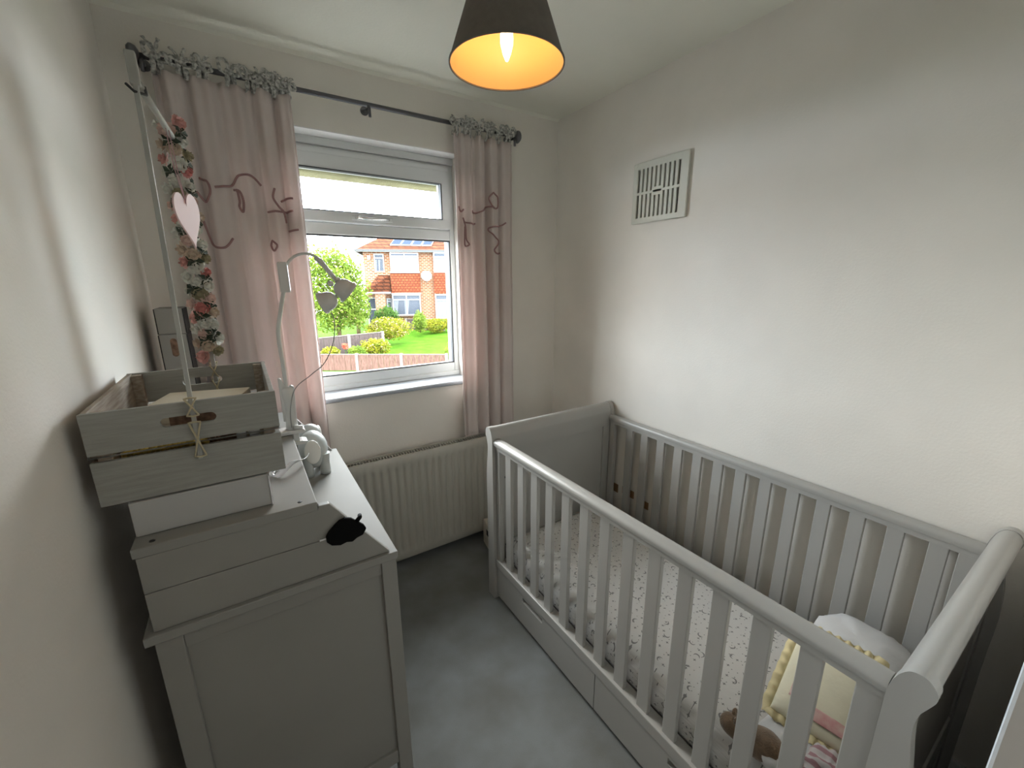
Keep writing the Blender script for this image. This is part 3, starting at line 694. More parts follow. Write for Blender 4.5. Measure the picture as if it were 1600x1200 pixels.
def curtain(label, tx0, tx1, bx0, bx1, z1, z0, nf, seed, squigs):
    th_ = thing('curtain', ((tx0+tx1)/2, YR, z0), label, 'curtain', 'pink curtains at the window')
    nx_, nz2 = 130, 46
    def S(u, vv):
        x = (tx0+(tx1-tx0)*u)*(1-vv)+(bx0+(bx1-bx0)*u)*vv
        uu = u+.030*math.sin(5.1*u+seed)+.018*noise.noise(Vector((u*3, vv*1.3, seed)))
        a = .013+.013*min(1, vv*2.2)+.004*noise.noise(Vector((u*4, vv*2, seed+3)))
        y = YR-.004+a*math.sin(2*PI*nf*uu)*(.8+.35*math.sin(2.3*PI*u+seed))+.006*math.sin(2*PI*nf*2.3*uu+1+seed)*(1-.55*vv)
        x += .006*math.cos(2*PI*nf*uu)*(.5+vv)
        z = z1+(z0-z1)*vv - (.006*math.sin(2*PI*nf*uu) if vv > .99 else 0) + (.004*math.sin(2*PI*4*u+seed) if vv < .01 else 0)
        return Vector((x, y, z))
    vs = [S(i/nx_, (k/nz2)) for i in range(nx_+1) for k in range(nz2+1)]
    fs = [(i*(nz2+1)+k, (i+1)*(nz2+1)+k, (i+1)*(nz2+1)+k+1, i*(nz2+1)+k+1) for i in range(nx_) for k in range(nz2)]
    c = MB().add(vs, fs, True).build('curtain_panel', M['curtain'], th_)
    m_ = c.modifiers.new('s', 'SOLIDIFY'); m_.thickness = .0015; m_.offset = 1
    e = MB()
    e.tube([S(1, k/nz2)+Vector((.001, -.001, 0)) for k in range(nz2+1)], .0025, 6); e.tube([S(0, k/nz2) for k in range(nz2+1)], .0025, 6)
    e.tube([S(i/60, 1)+Vector((0, -.001, .001)) for i in range(61)], .0025, 6)
    e.build('hem', M['curtain'], c)
    for sq in squigs:
        pts = smooth_path([(p[0], p[1], 0) for p in sq], 9); P = []
        for p in pts:
            vv = (z1-p.y)/(z1-z0); a0 = tx0*(1-vv)+bx0*vv; a1 = tx1*(1-vv)+bx1*vv; u = min(1, max(0, (p.x-a0)/(a1-a0)))
            P.append(S(u, vv)+Vector((0, -.0035, 0)))
        MB().tube(P, .0042, 6).build('cord_applique', M['cord_pink'], th_)
    return th_, S
lsq = [[(-.02, 1.902), (.03, 1.915), (.065, 1.953), (.10, 1.953), (.13, 1.925)], [(.036, 1.900), (.050, 1.895), (.054, 1.86), (.050, 1.84), (.062, 1.822), (.068, 1.86), (.060, 1.895), (.036, 1.900)],
       [(-.07, 1.93), (-.04, 1.92), (-.035, 1.88), (-.06, 1.85), (-.085, 1.88)], [(-.080, 1.78), (-.06, 1.70), (-.02, 1.685), (.006, 1.72)],
       [(.175, 1.915), (.168, 1.88), (.180, 1.85), (.195, 1.83), (.200, 1.79)], [(.148, 1.829), (.200, 1.832), (.235, 1.838)], [(.190, 1.87), (.215, 1.885), (.240, 1.885)], [(.215, 1.76), (.245, 1.765)],
       [(.15, 1.72), (.142, 1.70), (.152, 1.68), (.162, 1.70), (.15, 1.72)]]
rsq = [[(1.06, 1.905), (1.10, 1.90), (1.156, 1.934), (1.19, 1.93)], [(1.185, 2.003), (1.170, 1.975), (1.185, 1.93), (1.210, 1.935), (1.213, 1.98), (1.185, 2.003)], [(.994, 1.925), (1.005, 1.90), (1.02, 1.91)],
       [(1.02, 1.85), (1.06, 1.842), (1.09, 1.848)], [(1.015, 1.87), (1.028, 1.83), (1.030, 1.77), (1.040, 1.74), (1.022, 1.74), (1.026, 1.83)], [(1.27, 1.862), (1.24, 1.845), (1.17, 1.83), (1.185, 1.79), (1.215, 1.76), (1.185, 1.72), (1.20, 1.70), (1.24, 1.705)]]
curtain('wide pale pink curtain with dusky cord loops, left of the window', -.150, .268, -.165, .262, 2.262, .675, 5.0, 1.3, lsq)
curtain('narrow pale pink curtain hanging between the window and the right corner', .972, 1.306, .972, 1.306, 2.255, .690, 4.0, 4.1, rsq)
curtain_objs = [o for o in COL.objects if o.name.startswith('curtain') and 'label' in o and o['category'] == 'curtain']

def bow(x, y, z, seed, parent):
    random.seed(seed); mb = MB()
    def strip(pts, wd):
        P = smooth_path(pts, 4); vs = []
        for i, p in enumerate(P):
            d = (P[min(i+1, len(P)-1)]-P[max(i-1, 0)]).normalized(); a = d.cross(Vector((.2, -1, .3))).normalized()
            ww = wd*(.55+.6*abs(math.sin(i*.9+seed)))
            vs += [p-a*ww+Vector((0, -.001, 0)), p+a*ww]
        mb.add(vs, [(2*i, 2*i+1, 2*i+3, 2*i+2) for i in range(len(P)-1)], True)
    q = .017
    strip([(x-.012, y+.006, z-.048), (x-.010, y-.013, z-.02), (x-.006, y-.014, z+.006), (x, y+.002, z+.016), (x+.004, y+.013, z), (x+.004, y+.008, z-.045)], .008)
    strip([(x+.012, y+.004, z-.048), (x+.010, y-.013, z-.02), (x+.004, y-.014, z+.004)], .008)
    for s in (-1, 1):
        a = random.uniform(-.5, .9); L_ = random.uniform(.028, .044)
        ex, ez = s*L_*math.cos(a), L_*math.sin(a)
        strip([(x, y-.015, z-.004), (x+ex*.6-ez*.3*s, y-.024, z+ez*.6+.014), (x+ex, y-.022, z+ez), (x+ex*.5+ez*.4*s, y-.018, z+ez*.4-.012), (x, y-.015, z-.006)], .007)
        a = random.uniform(.1, 1.4); L_ = random.uniform(.032, .060)
        strip([(x, y-.016, z-.002), (x+s*L_*.5*math.cos(a), y-.023, z+L_*.5*math.sin(a)+.004), (x+s*L_*math.cos(a), y-.018, z+L_*math.sin(a))], .005)
    mb.ball((x, y-.017, z-.003), .008, n=8)
    o = mb.build('tie_bow', M['bow'], parent); m_ = o.modifiers.new('s', 'SOLIDIFY'); m_.thickness = .0012
for i, x in enumerate((-.130, -.062, -.005, .080, .142, .175, .205, .235, .258)): bow(x, YR, 2.297, 20+i, curtain_objs[0])
for i, x in enumerate((.985, 1.030, 1.055, 1.110, 1.170, 1.225, 1.285)): bow(x, YR, 2.293, 50+i, curtain_objs[1])

# ------------------------------------------------------------------ wall vent
ve = thing('wall_vent', (XR, 1.35, 1.82), 'square white slotted air vent cover high on the right wall', 'vent')
vy0, vy1, vz0, vz1 = 1.200, 1.498, 1.822, 2.088
MB().box(XR-.004, XR-.0005, vy0+.01, vy1-.01, vz0+.01, vz1-.01).build('backing', M['dark_hole'], ve)
f = MB(); xo = XR-.014; xi = XR-.004
f.box(xo, xi, vy0, vy0+.036, vz0, vz1).box(xo, xi, vy1-.022, vy1, vz0, vz1).box(xo, xi, vy0+.036, vy1-.022, vz0, vz0+.022).box(xo, xi, vy0+.036, vy1-.022, vz1-.028, vz1)
f.box(xo, xi, vy0+.036, vy1-.022, 1.948, 1.960)
f.box(xo, xi, vy0+.036, vy0+.0405, vz0+.022, vz1-.028).box(xo, xi, vy1-.0265, vy1-.022, vz0+.022, vz1-.028); ya, yb = vy0+.0355, vy1-.0215; ns = 10; pw = (yb-ya)/ns
f.box(xo, xi, ya+4*pw, ya+6*pw, 1.936, 1.972); f.build('frame', M['vent'], ve, .0015)
for k in range(1, ns):
    yc = ya+k*pw; MB().box(xo+.001, xi, yc-.0068, yc+.0068, vz0+.02, vz1-.026).build('louvre', M['vent'], ve)

# ------------------------------------------------------------------ pendant lamp
LX, LY, LZ = .70, 1.104, 2.126
pl = thing('pendant_lamp', (LX, LY, H), 'taupe cone pendant shade with gold lining and lit candle bulb', 'ceiling lamp')
rb_, rt_, hs = .157, .080, .215
MB().lathe([(rb_, LZ), (rt_, LZ+hs)], 72, (LX, LY, 0)).build('dummy', M['shade_out'], pl)
bpy.data.objects.remove(COL.objects['dummy'])
def open_cone(r0, r1, n=72):
    vs = [(LX+r*math.cos(2*PI*j/n), LY+r*math.sin(2*PI*j/n), z) for (r, z) in ((r0, LZ), (r1, LZ+hs)) for j in range(n)]
    return MB().add(vs, [(j, (j+1) % n, n+(j+1) % n, n+j) for j in range(n)], True)
open_cone(rb_, rt_).build('shade', M['shade_out'], pl)
open_cone(rb_-.0015, rt_-.0015).build('shade_lining', M['shade_in'], pl)
MB().lathe([(rb_-.003, LZ-.001), (rb_+.0008, LZ-.001), (rb_+.0008, LZ+.003), (rb_-.003, LZ+.003)], 72, (LX, LY, 0), closed=True).build('shade_rim', M['shade_out'], pl)
MB().box(LX+.052, LX+.0535, LY+.1395, LY+.1405, LZ+.003, LZ+.004).build('lining_seam', M['shade_in'], pl)
sp = MB()
for k in range(3):
    a = 2*PI*k/3+.5; sp.tube([(LX, LY, LZ+hs-.035), (LX+(rt_-.001)*math.cos(a), LY+(rt_-.001)*math.sin(a), LZ+hs-.004)], .0015, 6)
sp.build('shade_carrier', M['chrome'], pl)
MB().tube([(LX, LY, LZ+.108), (LX, LY, LZ+.19)], .016, 18).build('lamp_holder', M['paper'], pl)
MB().tube([(LX, LY, LZ+.19), (LX, LY, H-.02)], .0035, 8).build('flex', M['paper'], pl)
MB().lathe([(.045, H), (.045, H-.012), (.02, H-.028), (0, H-.028)], 28, (LX, LY, 0)).build('ceiling_rose', M['paper'], pl)
MB().lathe([(0, LZ+.008), (.004, LZ+.011), (.0105, LZ+.026), (.0165, LZ+.048), (.0175, LZ+.062), (.0155, LZ+.085), (.012, LZ+.108)], 24, (LX, LY, 0)).build('bulb', M['bulb'], pl)

# ------------------------------------------------------------------ cot
cot = thing('cot_bed', (1.27, .83, 0), 'dove grey wooden sleigh cot bed with slatted sides against right wall', 'cot')
C_ = M['grey_cot']
cxa, cxb = .880, 1.668; RA = 1.535; RB = .132
def smooth_prof(P, a, b):
    Q = smooth_path([(p[0], p[1], 0) for p in P[a:b]], 4); return P[:a]+[(q.x, q.y) for q in Q]+P[b:]
def end_prof(yi, s):       # s=+1 far end (bulges to +y) ; s=-1 near end
    P = [(yi, .0), (yi, .84), (yi+s*.004, .862), (yi+s*.012, .885), (yi+s*.024, .900), (yi+s*.040, .903), (yi+s*.052, .896), (yi+s*.060, .882), (yi+s*.060, .868), (yi+s*.053, .848),
         (yi+s*.046, .828), (yi+s*.043, .80), (yi+s*.046, .76), (yi+s*.054, .70), (yi+s*.058, .62), (yi+s*.056, .52), (yi+s*.056, .0)]
    return smooth_prof(P, 1, 16)
for (yi, s, nm) in ((RA, 1, 'headboard'), (RB, -1, 'footboard')):
    pf_ = end_prof(yi, s)
    hb = MB().prism(pf_, 0, cxa, cxa+.026, True).build(nm, C_, cot)
    MB().prism(pf_, 0, cxb-.026, cxb, True).build('end_post', C_, hb)
    band = [(yi+s*.003, .775), (yi+s*.003, .84), (yi+s*.006, .862), (yi+s*.014, .886), (yi+s*.026, .899), (yi+s*.041, .901), (yi+s*.050, .894), (yi+s*.057, .881), (yi+s*.057, .868), (yi+s*.050, .848), (yi+s*.042, .826), (yi+s*.038, .775)]
    band = smooth_prof(band, 0, 12)
    MB().prism(band, 0, cxa+.026, cxb-.026, True).build('rolled_top', C_, hb)
    MB().box(cxa+.026, cxb-.026, yi+s*.012, yi+s*.030, .30, .775).build('end_panel', C_, hb)
    for x0 in (cxa+.026, cxb-.026-.05):
        MB().box(x0, x0+.05, yi+s*.004, yi+s*.036, .02, .775).build('stile', C_, hb, .002)
    MB().box(cxa+.076, cxb-.076, yi+s*.004, yi+s*.036, .20, .30).build('end_rail', C_, hb, .002)
for sm_ in [o for o in COL.objects if o.name.split('.')[0] in ('headboard', 'footboard', 'end_post', 'rolled_top')]:
    for p in sm_.data.polygons: p.use_smooth = len(p.vertices) == 4
    sm_.data.set_sharp_from_angle(angle=math.radians(38))
def side(x0, x1, zt, centers, nm):
    xc = (x0+x1)/2
    r = MB(); hw = (x1-x0)/2
    prof = [(-hw*.62, zt-.048), (-hw*.62, zt-.030), (-hw*.9, zt-.028)] + [(hw*math.cos(PI-PI*k/12), zt-.017+.017*math.sin(PI-PI*k/12)) for k in range(13)] + [(hw*.9, zt-.028), (hw*.62, zt-.030), (hw*.62, zt-.048)]
    r.prism([(xc+a, z) for a, z in prof], 1, RB, RA, True); sr = r.build(nm, C_, cot)
    for p in sr.data.polygons: p.use_smooth = len(p.vertices) == 4
    sr.data.set_sharp_from_angle(angle=math.radians(30))
    MB().box(xc-.019, xc+(.027 if xc < 1 else .019), RB, RA, .182, .226).build('bottom_rail', C_, sr, .003)
    MB().box(xc-.012, xc+.012, RA-.034, RA-.001, .226, zt-.048).build('stile', C_, sr, .002)
    MB().box(xc-.012, xc+.012, RB+.001, RB+.044, .226, zt-.048).build('stile', C_, sr, .002)
    me = MB().box(-.008, .008, -.0215, .0215, .222, zt-.046).mesh('slat', C_)
    for c in centers:
        o = bpy.data.objects.new('slat', me); COL.objects.link(o); o.parent = sr; o.location = (xc, c, 0)
        o.matrix_parent_inverse = parent_world(sr).inverted()
        b = o.modifiers.new('b', 'BEVEL'); b.width = .002; b.segments = 2
    return sr
side(.884, .932, .852, [1.434-.0985*i for i in range(13)], 'front_rail')
side(1.626, 1.668, .838, [1.399-.0985*i for i in range(13)], 'rear_rail')
# under-cot drawer fronts with recessed grips
def drawer(y0, y1, grips):
    mb = MB(); x0, x1 = .893, .908; za, zb, z0, z1 = .022, .180, .142, .164
    cuts = sorted(grips); cur = y0
    for (a, b) in cuts:
        mb.box(x0, x1, cur, a, za, zb); mb.box(x0, x1, a, b, za, z0).box(x0, x1, a, b, z1, zb); cur = b
    mb.box(x0, x1, cur, y1, za, zb)
    d = mb.build('drawer', C_, cot); MB().box(x1+.004, x1+.010, y0, y1, za, zb).build('drawer_back', C_, d)
drawer(RB+.004, .842, [(.39, .535)])
drawer(.846, RA-.003, [(1.16, 1.306)])
MB().box(1.645, 1.655, RB, RA, .02, .18).build('rear_board', C_, cot)
for y in (1.515, .155):
    for z in (.30, .66): MB().lathe([(0, 0), (.005, 0), (.005, .003), (0, .003)], 12, (.934, y, z), Matrix.Rotation(PI/2, 3, 'Y')).build('bolt', M['rod'], cot)
bs = MB()
for i in range(12): bs.box(.932, 1.626, .16+i*.118, .23+i*.118, .188, .205)
tag(bs.build('base_slats', C_, cot), kind='stuff')

# mattress with fitted sheet
def soft_box(x0, x1, y0, y1, z0, z1, r, nx_, ny_, wob, seed, puff=0, bot=.012):
    """closed rounded cushion surface made of top and bottom grids"""
    mb = MB()
    def P(u, v_, top):
        x = x0+(x1-x0)*u; y = y0+(y1-y0)*v_
        e = min(u*(x1-x0), (1-u)*(x1-x0), v_*(y1-y0), (1-v_)*(y1-y0)); k = 1-max(0, 1-e/r)**2 if e < r else 1
        k = math.sqrt(max(0, k)); zc = (z0+z1)/2; hz = (z1-z0)/2
        w_ = wob*noise.noise(Vector((x*6+seed, y*6, seed))); pf_ = puff*math.sin(PI*u)*math.sin(PI*v_)
        kb = math.sqrt(max(0, 1-max(0, 1-e/bot)**2)) if e < bot else 1
        return (x, y, zc+hz*k+(w_+pf_)*k) if top else (x, y, zc-hz*kb)
    us = [0, .004, .012, .025, .05] + [.05+.9*i/nx_ for i in range(1, nx_)] + [.95, .975, .988, .996, 1]
    vs_ = [0, .003, .008, .018, .04] + [.04+.92*i/ny_ for i in range(1, ny_)] + [.96, .982, .992, .997, 1]
    for top in (True, False):
        V = [P(u, v_, top) for u in us for v_ in vs_]; m_ = len(vs_)
        mb.add(V, [(i*m_+j, (i+1)*m_+j, (i+1)*m_+j+1, i*m_+j+1) for i in range(len(us)-1) for j in range(m_-1)], True)
    return mb
ma_ = thing('mattress', (1.27, .83, .207), 'cot mattress under white fitted sheet printed with grey moons and stars', 'mattress')
soft_box(.937, 1.618, .148, 1.520, .2065, .342, .055, 30, 40, .006, 2).build('fitted_sheet', M['sheet'], ma_)

# bedding : quilt, cushion, blanket
def blob_cloth(cx, cy, cz, rx, ry, rz, seed, wr=.25, n=40, mtx=None):
    mb = MB(); o = []
    for i in range(n//2+1):
        ph = PI*i/(n//2)
        for j in range(n):
            t = 2*PI*j/n; a = math.copysign(abs(math.cos(t))**.7, math.cos(t)); b = math.copysign(abs(math.sin(t))**.7, math.sin(t))
            s = math.sin(ph)**.6; p = Vector((a*s, b*s, math.cos(ph)))
            f_ = 1+wr*noise.fractal(p*2.2+Vector((seed, 0, 0)), 1, 2, 4)*.35+wr*.12*math.sin(9*p.x+4*p.y+seed)
            q_ = Vector((p.x*rx*f_, p.y*ry*f_, p.z*rz*f_))
            if mtx is not None: q_ = mtx @ q_
            o.append((q_.x+cx, q_.y+cy, q_.z+cz))
    return mb.add(o, [(i*n+j, (i+1)*n+j, (i+1)*n+(j+1) % n, i*n+(j+1) % n) for i in range(n//2) for j in range(n)], True)
tag(blob_cloth(1.445, .300, .417, .155, .125, .072, 3).build('quilt', M['ivory']), 'plump folded white quilt at the near end of the cot by the wall', 'quilt')
tag(blob_cloth(1.075, .258, .387, .140, .105, .040, 8, .3).build('muslin_cloth', M['ivory']), 'crumpled white cloth in front of the yellow cushion in the cot', 'cloth')
cu = thing('cushion', (1.22, .29, .46), 'yellow frilled cushion with pink shapes leaning on the white quilt in the cot', 'cushion')
cm = Matrix.Translation(Vector((1.195, .290, .482))) @ Matrix.Rotation(math.radians(9), 4, 'Z') @ Matrix.Rotation(math.radians(-20), 4, 'Y')
hx_, hy_ = .138, .090
cush = soft_box(-hx_, hx_, -hy_, hy_, -.030, .030, .09, 18, 14, .004, 5, 0, .09)
cush.v = [tuple(cm @ Vector(p)) for p in cush.v]
M['cushion'] = mat('pale_yellow_cotton', (.70, .67, .52), .9, .03, 8, .5, 60); M['frill'] = mat('yellow_frill_cotton', (.70, .61, .36), .9, .1, 30)
M['patch'] = mat('pink_marbled_patch', (.56, .25, .25), .9, 0, 26, .3, 60, col2=(.66, .50, .45))
cush.build('cover', M['cushion'], cu)
fl_ = MB(); per = []; nP = 160
for i in range(nP):
    t = i/nP*4; k = int(t); f_ = t-k
    p = [(-hx_+2*hx_*f_, -hy_), (hx_, -hy_+2*hy_*f_), (hx_-2*hx_*f_, hy_), (-hx_, hy_-2*hy_*f_)][k]; per.append(p)
V = []
for i, p in enumerate(per):
    d = Vector((p[0]/hx_, p[1]/hy_)); m_ = max(abs(d.x), abs(d.y)); ou = Vector((d.x if abs(d.x) > .93 else 0, d.y if abs(d.y) > .93 else 0))
    ou = ou.normalized() if ou.length else Vector((0, 0)); rz_ = .006*math.sin(i*1.25)
    V += [cm @ Vector((p[0]*.985, p[1]*.985, 0)), cm @ Vector((p[0]+ou.x*.022, p[1]+ou.y*.022, rz_))]
fl_.add(V, [(2*i, 2*i+1, (2*i+3) % (2*nP), (2*i+2) % (2*nP)) for i in range(nP)], True)
o = fl_.build('frill', M['frill'], cu); m_ = o.modifiers.new('s', 'SOLIDIFY'); m_.thickness = .0015
def cz_at(x, y):
    e = min(hx_-abs(x), hy_-abs(y)); k = math.sqrt(max(0, 1-max(0, 1-e/.09)**2)) if e < .09 else 1; return .030*k+.0035
def patch(x0, x1, y0, y1):
    n = 14; V = [cm @ Vector((x0+(x1-x0)*i/n, y0+(y1-y0)*j/n, cz_at(x0+(x1-x0)*i/n, y0+(y1-y0)*j/n)+.0015)) for i in range(n+1) for j in range(n+1)]
    o = MB().add(V, [(i*(n+1)+j, (i+1)*(n+1)+j, (i+1)*(n+1)+j+1, i*(n+1)+j+1) for i in range(n) for j in range(n)], True).build('patch', M['patch'], cu)
    m_ = o.modifiers.new('s', 'SOLIDIFY'); m_.thickness = .001
patch(-.090, .010, .034, .062); patch(-.116, -.086, -.066, .012); patch(.088, .112, -.03, .055)
bl = blob_cloth(1.005, .205, .420, .065, .052, .036, 14, .55, 48)
tag(bl.build('striped_blanket', M['blanket']), 'bunched pink and white striped blanket at near end of the cot', 'blanket')
tag(blob_cloth(.960, .262, .432, .016, .014, .012, 5, .3, 16).build('yellow_toy', M['yellow']), 'small yellow toy piece between the plush toy and white cloth', 'toy')
# plush toy : one continuous body
pb = thing('plush_toy', (.86, .30, .35), 'tan plush toy lying in the cot behind the front slats', 'plush toy')
def skin(name, joints, edges, m, parent):
    me = bpy.data.meshes.new(name); me.from_pydata([j[0] for j in joints], edges, []); o = bpy.data.objects.new(name, me); COL.objects.link(o)
    me.materials.append(m)
    sk = o.modifiers.new('skin', 'SKIN'); 
    for i, j in enumerate(joints): me.skin_vertices[0].data[i].radius = (j[1], j[1]) if me.skin_vertices else None
    return o
def skin_obj(name, joints, edges, m, parent):
    me = bpy.data.meshes.new(name); me.from_pydata([j[0] for j in joints], edges, []); me.materials.append(m)
    o = bpy.data.objects.new(name, me); COL.objects.link(o); o.modifiers.new('skin', 'SKIN')
    bm = bmesh.new(); bm.from_mesh(me); lay = bm.verts.layers.skin.verify(); bm.verts.ensure_lookup_table()
    for i, vtx in enumerate(bm.verts): vtx[lay].radius = (joints[i][1], joints[i][1]); vtx[lay].use_root = (i == 0)
    bm.to_mesh(me); bm.free()
    s = o.modifiers.new('sub', 'SUBSURF'); s.levels = 2; s.render_levels = 2
    o.modifiers['skin'].use_smooth_shade = True
    o.parent = parent; o.matrix_parent_inverse = parent_world(parent).inverted(); return o
J = [((.990, .300, .395), .042), ((.968, .340, .398), .040), ((.955, .375, .392), .022), ((.955, .405, .398), .032), ((.955, .435, .395), .018),
     ((.985, .375, .385), .016), ((1.005, .425, .372), .013), ((.966, .345, .372), .014),
     ((1.005, .262, .380), .018), ((.985, .225, .375), .015), ((.965, .275, .380), .018), ((.957, .245, .372), .016)]
skin_obj('plush_body', J, [(0, 1), (1, 2), (2, 3), (3, 4), (1, 5), (5, 6), (1, 7), (0, 8), (8, 9), (0, 10), (10, 11)], M['plush'], pb)
MB().ball((.957, .241, .372), .014, .010, .014, 14).build('foot_pad', M['plush_l'], pb)
MB().ball((.972, .408, .422), .010, .006, .012, 12).ball((.950, .392, .424), .009, .006, .011, 12).build('ear', M['plush'], pb)

# ------------------------------------------------------------------ small things round the cot
wb = thing('white_box', (1.12, 1.92, 0), 'small off-white box with dark finger slot on carpet between radiator and cot', 'box')
wm = Matrix.Translation(Vector((1.115, 1.912, 0))) @ Matrix.Rotation(math.radians(-10), 4, 'Z')
MB().box(-.065, .075, -.058, .058, .001, .158, wm).build('box_body', M['ear'], wb, .006)
MB().box(-.067, -.0645, -.035, -.010, .09, .125, wm).build('finger_slot', M['dark_edge'], wb, .001)
for i, (y0, y1, z0, z1, lb) in enumerate(((1.487, 1.552, .370, .420, 'brown tape square on right wall behind cot slats, nearest the corner'), (1.372, 1.456, .383, .426, 'brown tape strip on right wall behind cot slats, middle of three'), (1.272, 1.352, .364, .406, 'brown tape patch with a stub on top on right wall behind cot slats'))):
    mb = MB().box(XR-.002, XR-.0002, y0, y1, z0, z1)
    if i == 2: mb.prism([(1.322, .405), (1.345, .405), (1.345, .44), (1.336, .452), (1.326, .44)], 0, XR-.002, XR-.0002)
    tag(mb.build('tape_patch', M['tape']), lb, 'tape', 'brown tape patches')

# ------------------------------------------------------------------ outside
struct('ground', MB().box(-40, 60, 2.5, 60, -2.95, -2.75), M['road'])
FR = Matrix.Translation(Vector((.65, 19.82, 0))) @ Matrix.Rotation(math.atan2(-.57, .823), 4, 'Z')
struct('pavement', MB().box(-30, 40, -1.9, -.02, -2.75, -2.04, FR), M['ground'])
n0, n1 = (.65-30*.823, 19.82+30*.57), (.65+40*.823, 19.82-40*.57)
g = MB(); g.add([(n0[0], n0[1], -2.03), (n1[0], n1[1], -2.03), (60, 30, -1.45), (-40, 60, -1.45), (n0[0], n0[1], -2.7), (n1[0], n1[1], -2.7), (60, 30, -2.7), (-40, 60, -2.7), (7, 29.5, -1.45)], [(0, 1, 2, 8), (0, 8, 3), (8, 2, 3), (0, 4, 5, 1), (4, 7, 6, 5), (1, 5, 6, 2), (2, 6, 7, 3), (3, 7, 4, 0)])
o = struct('lawn', g, M['lawn'])

def fence(name, x0, y0, x1, y1, z0, hgt, post_w, pitch_, label, bm_, first=0):
    t = thing(name, (x0, y0, z0), label, 'fence'); L_ = math.hypot(x1-x0, y1-y0); ux, uy = (x1-x0)/L_, (y1-y0)/L_
    R = Matrix(((ux, -uy, 0, x0), (uy, ux, 0, y0), (0, 0, 1, z0), (0, 0, 0, 1)))
    s = first; k = 0
    while s < L_-.05:
        e = min(s+pitch_, L_)
        MB().box(s, s+post_w, -.05, .05, 0, hgt+.05, R).build('post', M['post'], t)
        p = MB(); xx = s+post_w; j = 0
        while xx < e-.01:
            p.box(xx, min(xx+.112, e), -.015+.008*(j % 2), .004+.008*(j % 2), .03, hgt, R); xx += .118; j += 1
        tag(p.build('board_panel', bm_, t), kind='stuff'); MB().box(s+post_w, e, -.03, .03, hgt, hgt+.025, R).build('capping_rail', M['post'], t)
        s = e; k += 1
    MB().box(L_, L_+post_w, -.05, .05, 0, hgt+.05, R).build('post', M['post'], t)
    return t
fence('garden_fence', .65, 19.82, 6.78, 15.575, -2.03, .70, .11, 1.86, 'low brown boarded fence with pale posts along the front of the lawn', M['fence'], .0)
fence('garden_fence', 2.1, 20.0, 5.7, 20.9, -1.85, 1.0, .14, 1.95, 'taller dark fence running up beside the flower bed to the house', M['fence_d'])
fence('garden_fence', 9.1, 27.2, 10.9, 25.2, -1.55, .75, .12, 1.4, 'short brown fence with two pale posts below the satellite dish', M['fence_d'])

# house
HA = math.radians(20); HO = Vector((7.15, 29.0, 0))
hR = Matrix.Translation(HO) @ Matrix.Rotation(-HA, 4, 'Z')
ho = thing('semi_detached_house', (7.15, 29, -1.5), 'orange brick semi-detached house with white windows across the road', 'house')
def hbox(x0, x1, y0, y1, z0, z1): return MB().box(x0, x1, y0, y1, z0, z1)
def hbuild(mb, name, m, parent=None, bevel=0):
    o = mb.build(name, m, None, bevel); o.matrix_world = hR
    p = parent or ho; o.parent = p
    o.matrix_parent_inverse = (parent_world(ho) if p is ho else hR).inverted(); o.location = hR.to_translation(); o.rotation_euler = hR.to_euler()
    return o
hbuild(hbox(0, 12, 0, 8, -2.2, 3.55), 'wall', M['brick'])
# hipped roof
rf = MB(); ez = 3.62; rz_ = 6.1
rf.add([(-.45, -.45, ez), (12.45, -.45, ez), (12.45, 8.45, ez), (-.45, 8.45, ez), (3.6, 4, rz_), (12.45, 4, rz_)], [(0, 1, 5, 4), (0, 4, 3), (3, 4, 5, 2), (1, 2, 5), (0, 3, 2, 1)])
hbuild(rf, 'roof', M['rooftile'])
hbuild(hbox(-.47, 12.47, -.50, -.40, 3.50, 3.64).box(-.47, -.40, -.4, 8.4, 3.5, 3.62), 'fascia', M['ext_white'])
hbuild(hbox(-.47, 12.47, -.60, -.50, 3.55, 3.65), 'gutter', M['dark_edge'])
sp_ = MB()
def roofpt(x, t, dz_=.06):   # t 0..1 up the front slope
    return (x, -.45+4.45*t, ez+(rz_-ez)*t+dz_)
for i in range(4):
    xa = 1.75+i*.68; sp = MB(); a, b, c, d = roofpt(xa, .10), roofpt(xa+.63, .10), roofpt(xa+.93, .30), roofpt(xa+.30, .30)
    a2, b2, c2, d2 = [(p[0], p[1], p[2]+.05) for p in (a, b, c, d)]
    sp.add([a, b, c, d, a2, b2, c2, d2], [(4, 5, 6, 7), (0, 3, 2, 1), (0, 1, 5, 4), (1, 2, 6, 5), (2, 3, 7, 6), (3, 0, 4, 7)])
    s1 = hbuild(sp, 'solar_panel', M['ext_white'])
    def lerp(p, q_, t): return tuple(p[k]+(q_[k]-p[k])*t for k in range(3))
    cc = [sum(p[k] for p in (a2, b2, c2, d2))/4 for k in range(3)]
    q4 = [tuple(cc[k]+(p[k]-cc[k])*.90+(0, -.004, .012)[k] for k in range(3)) for p in (a2, b2, c2, d2)]
    hbuild(MB().add(q4, [(0, 1, 2, 3)]), 'solar_cells', M['solar'], s1)
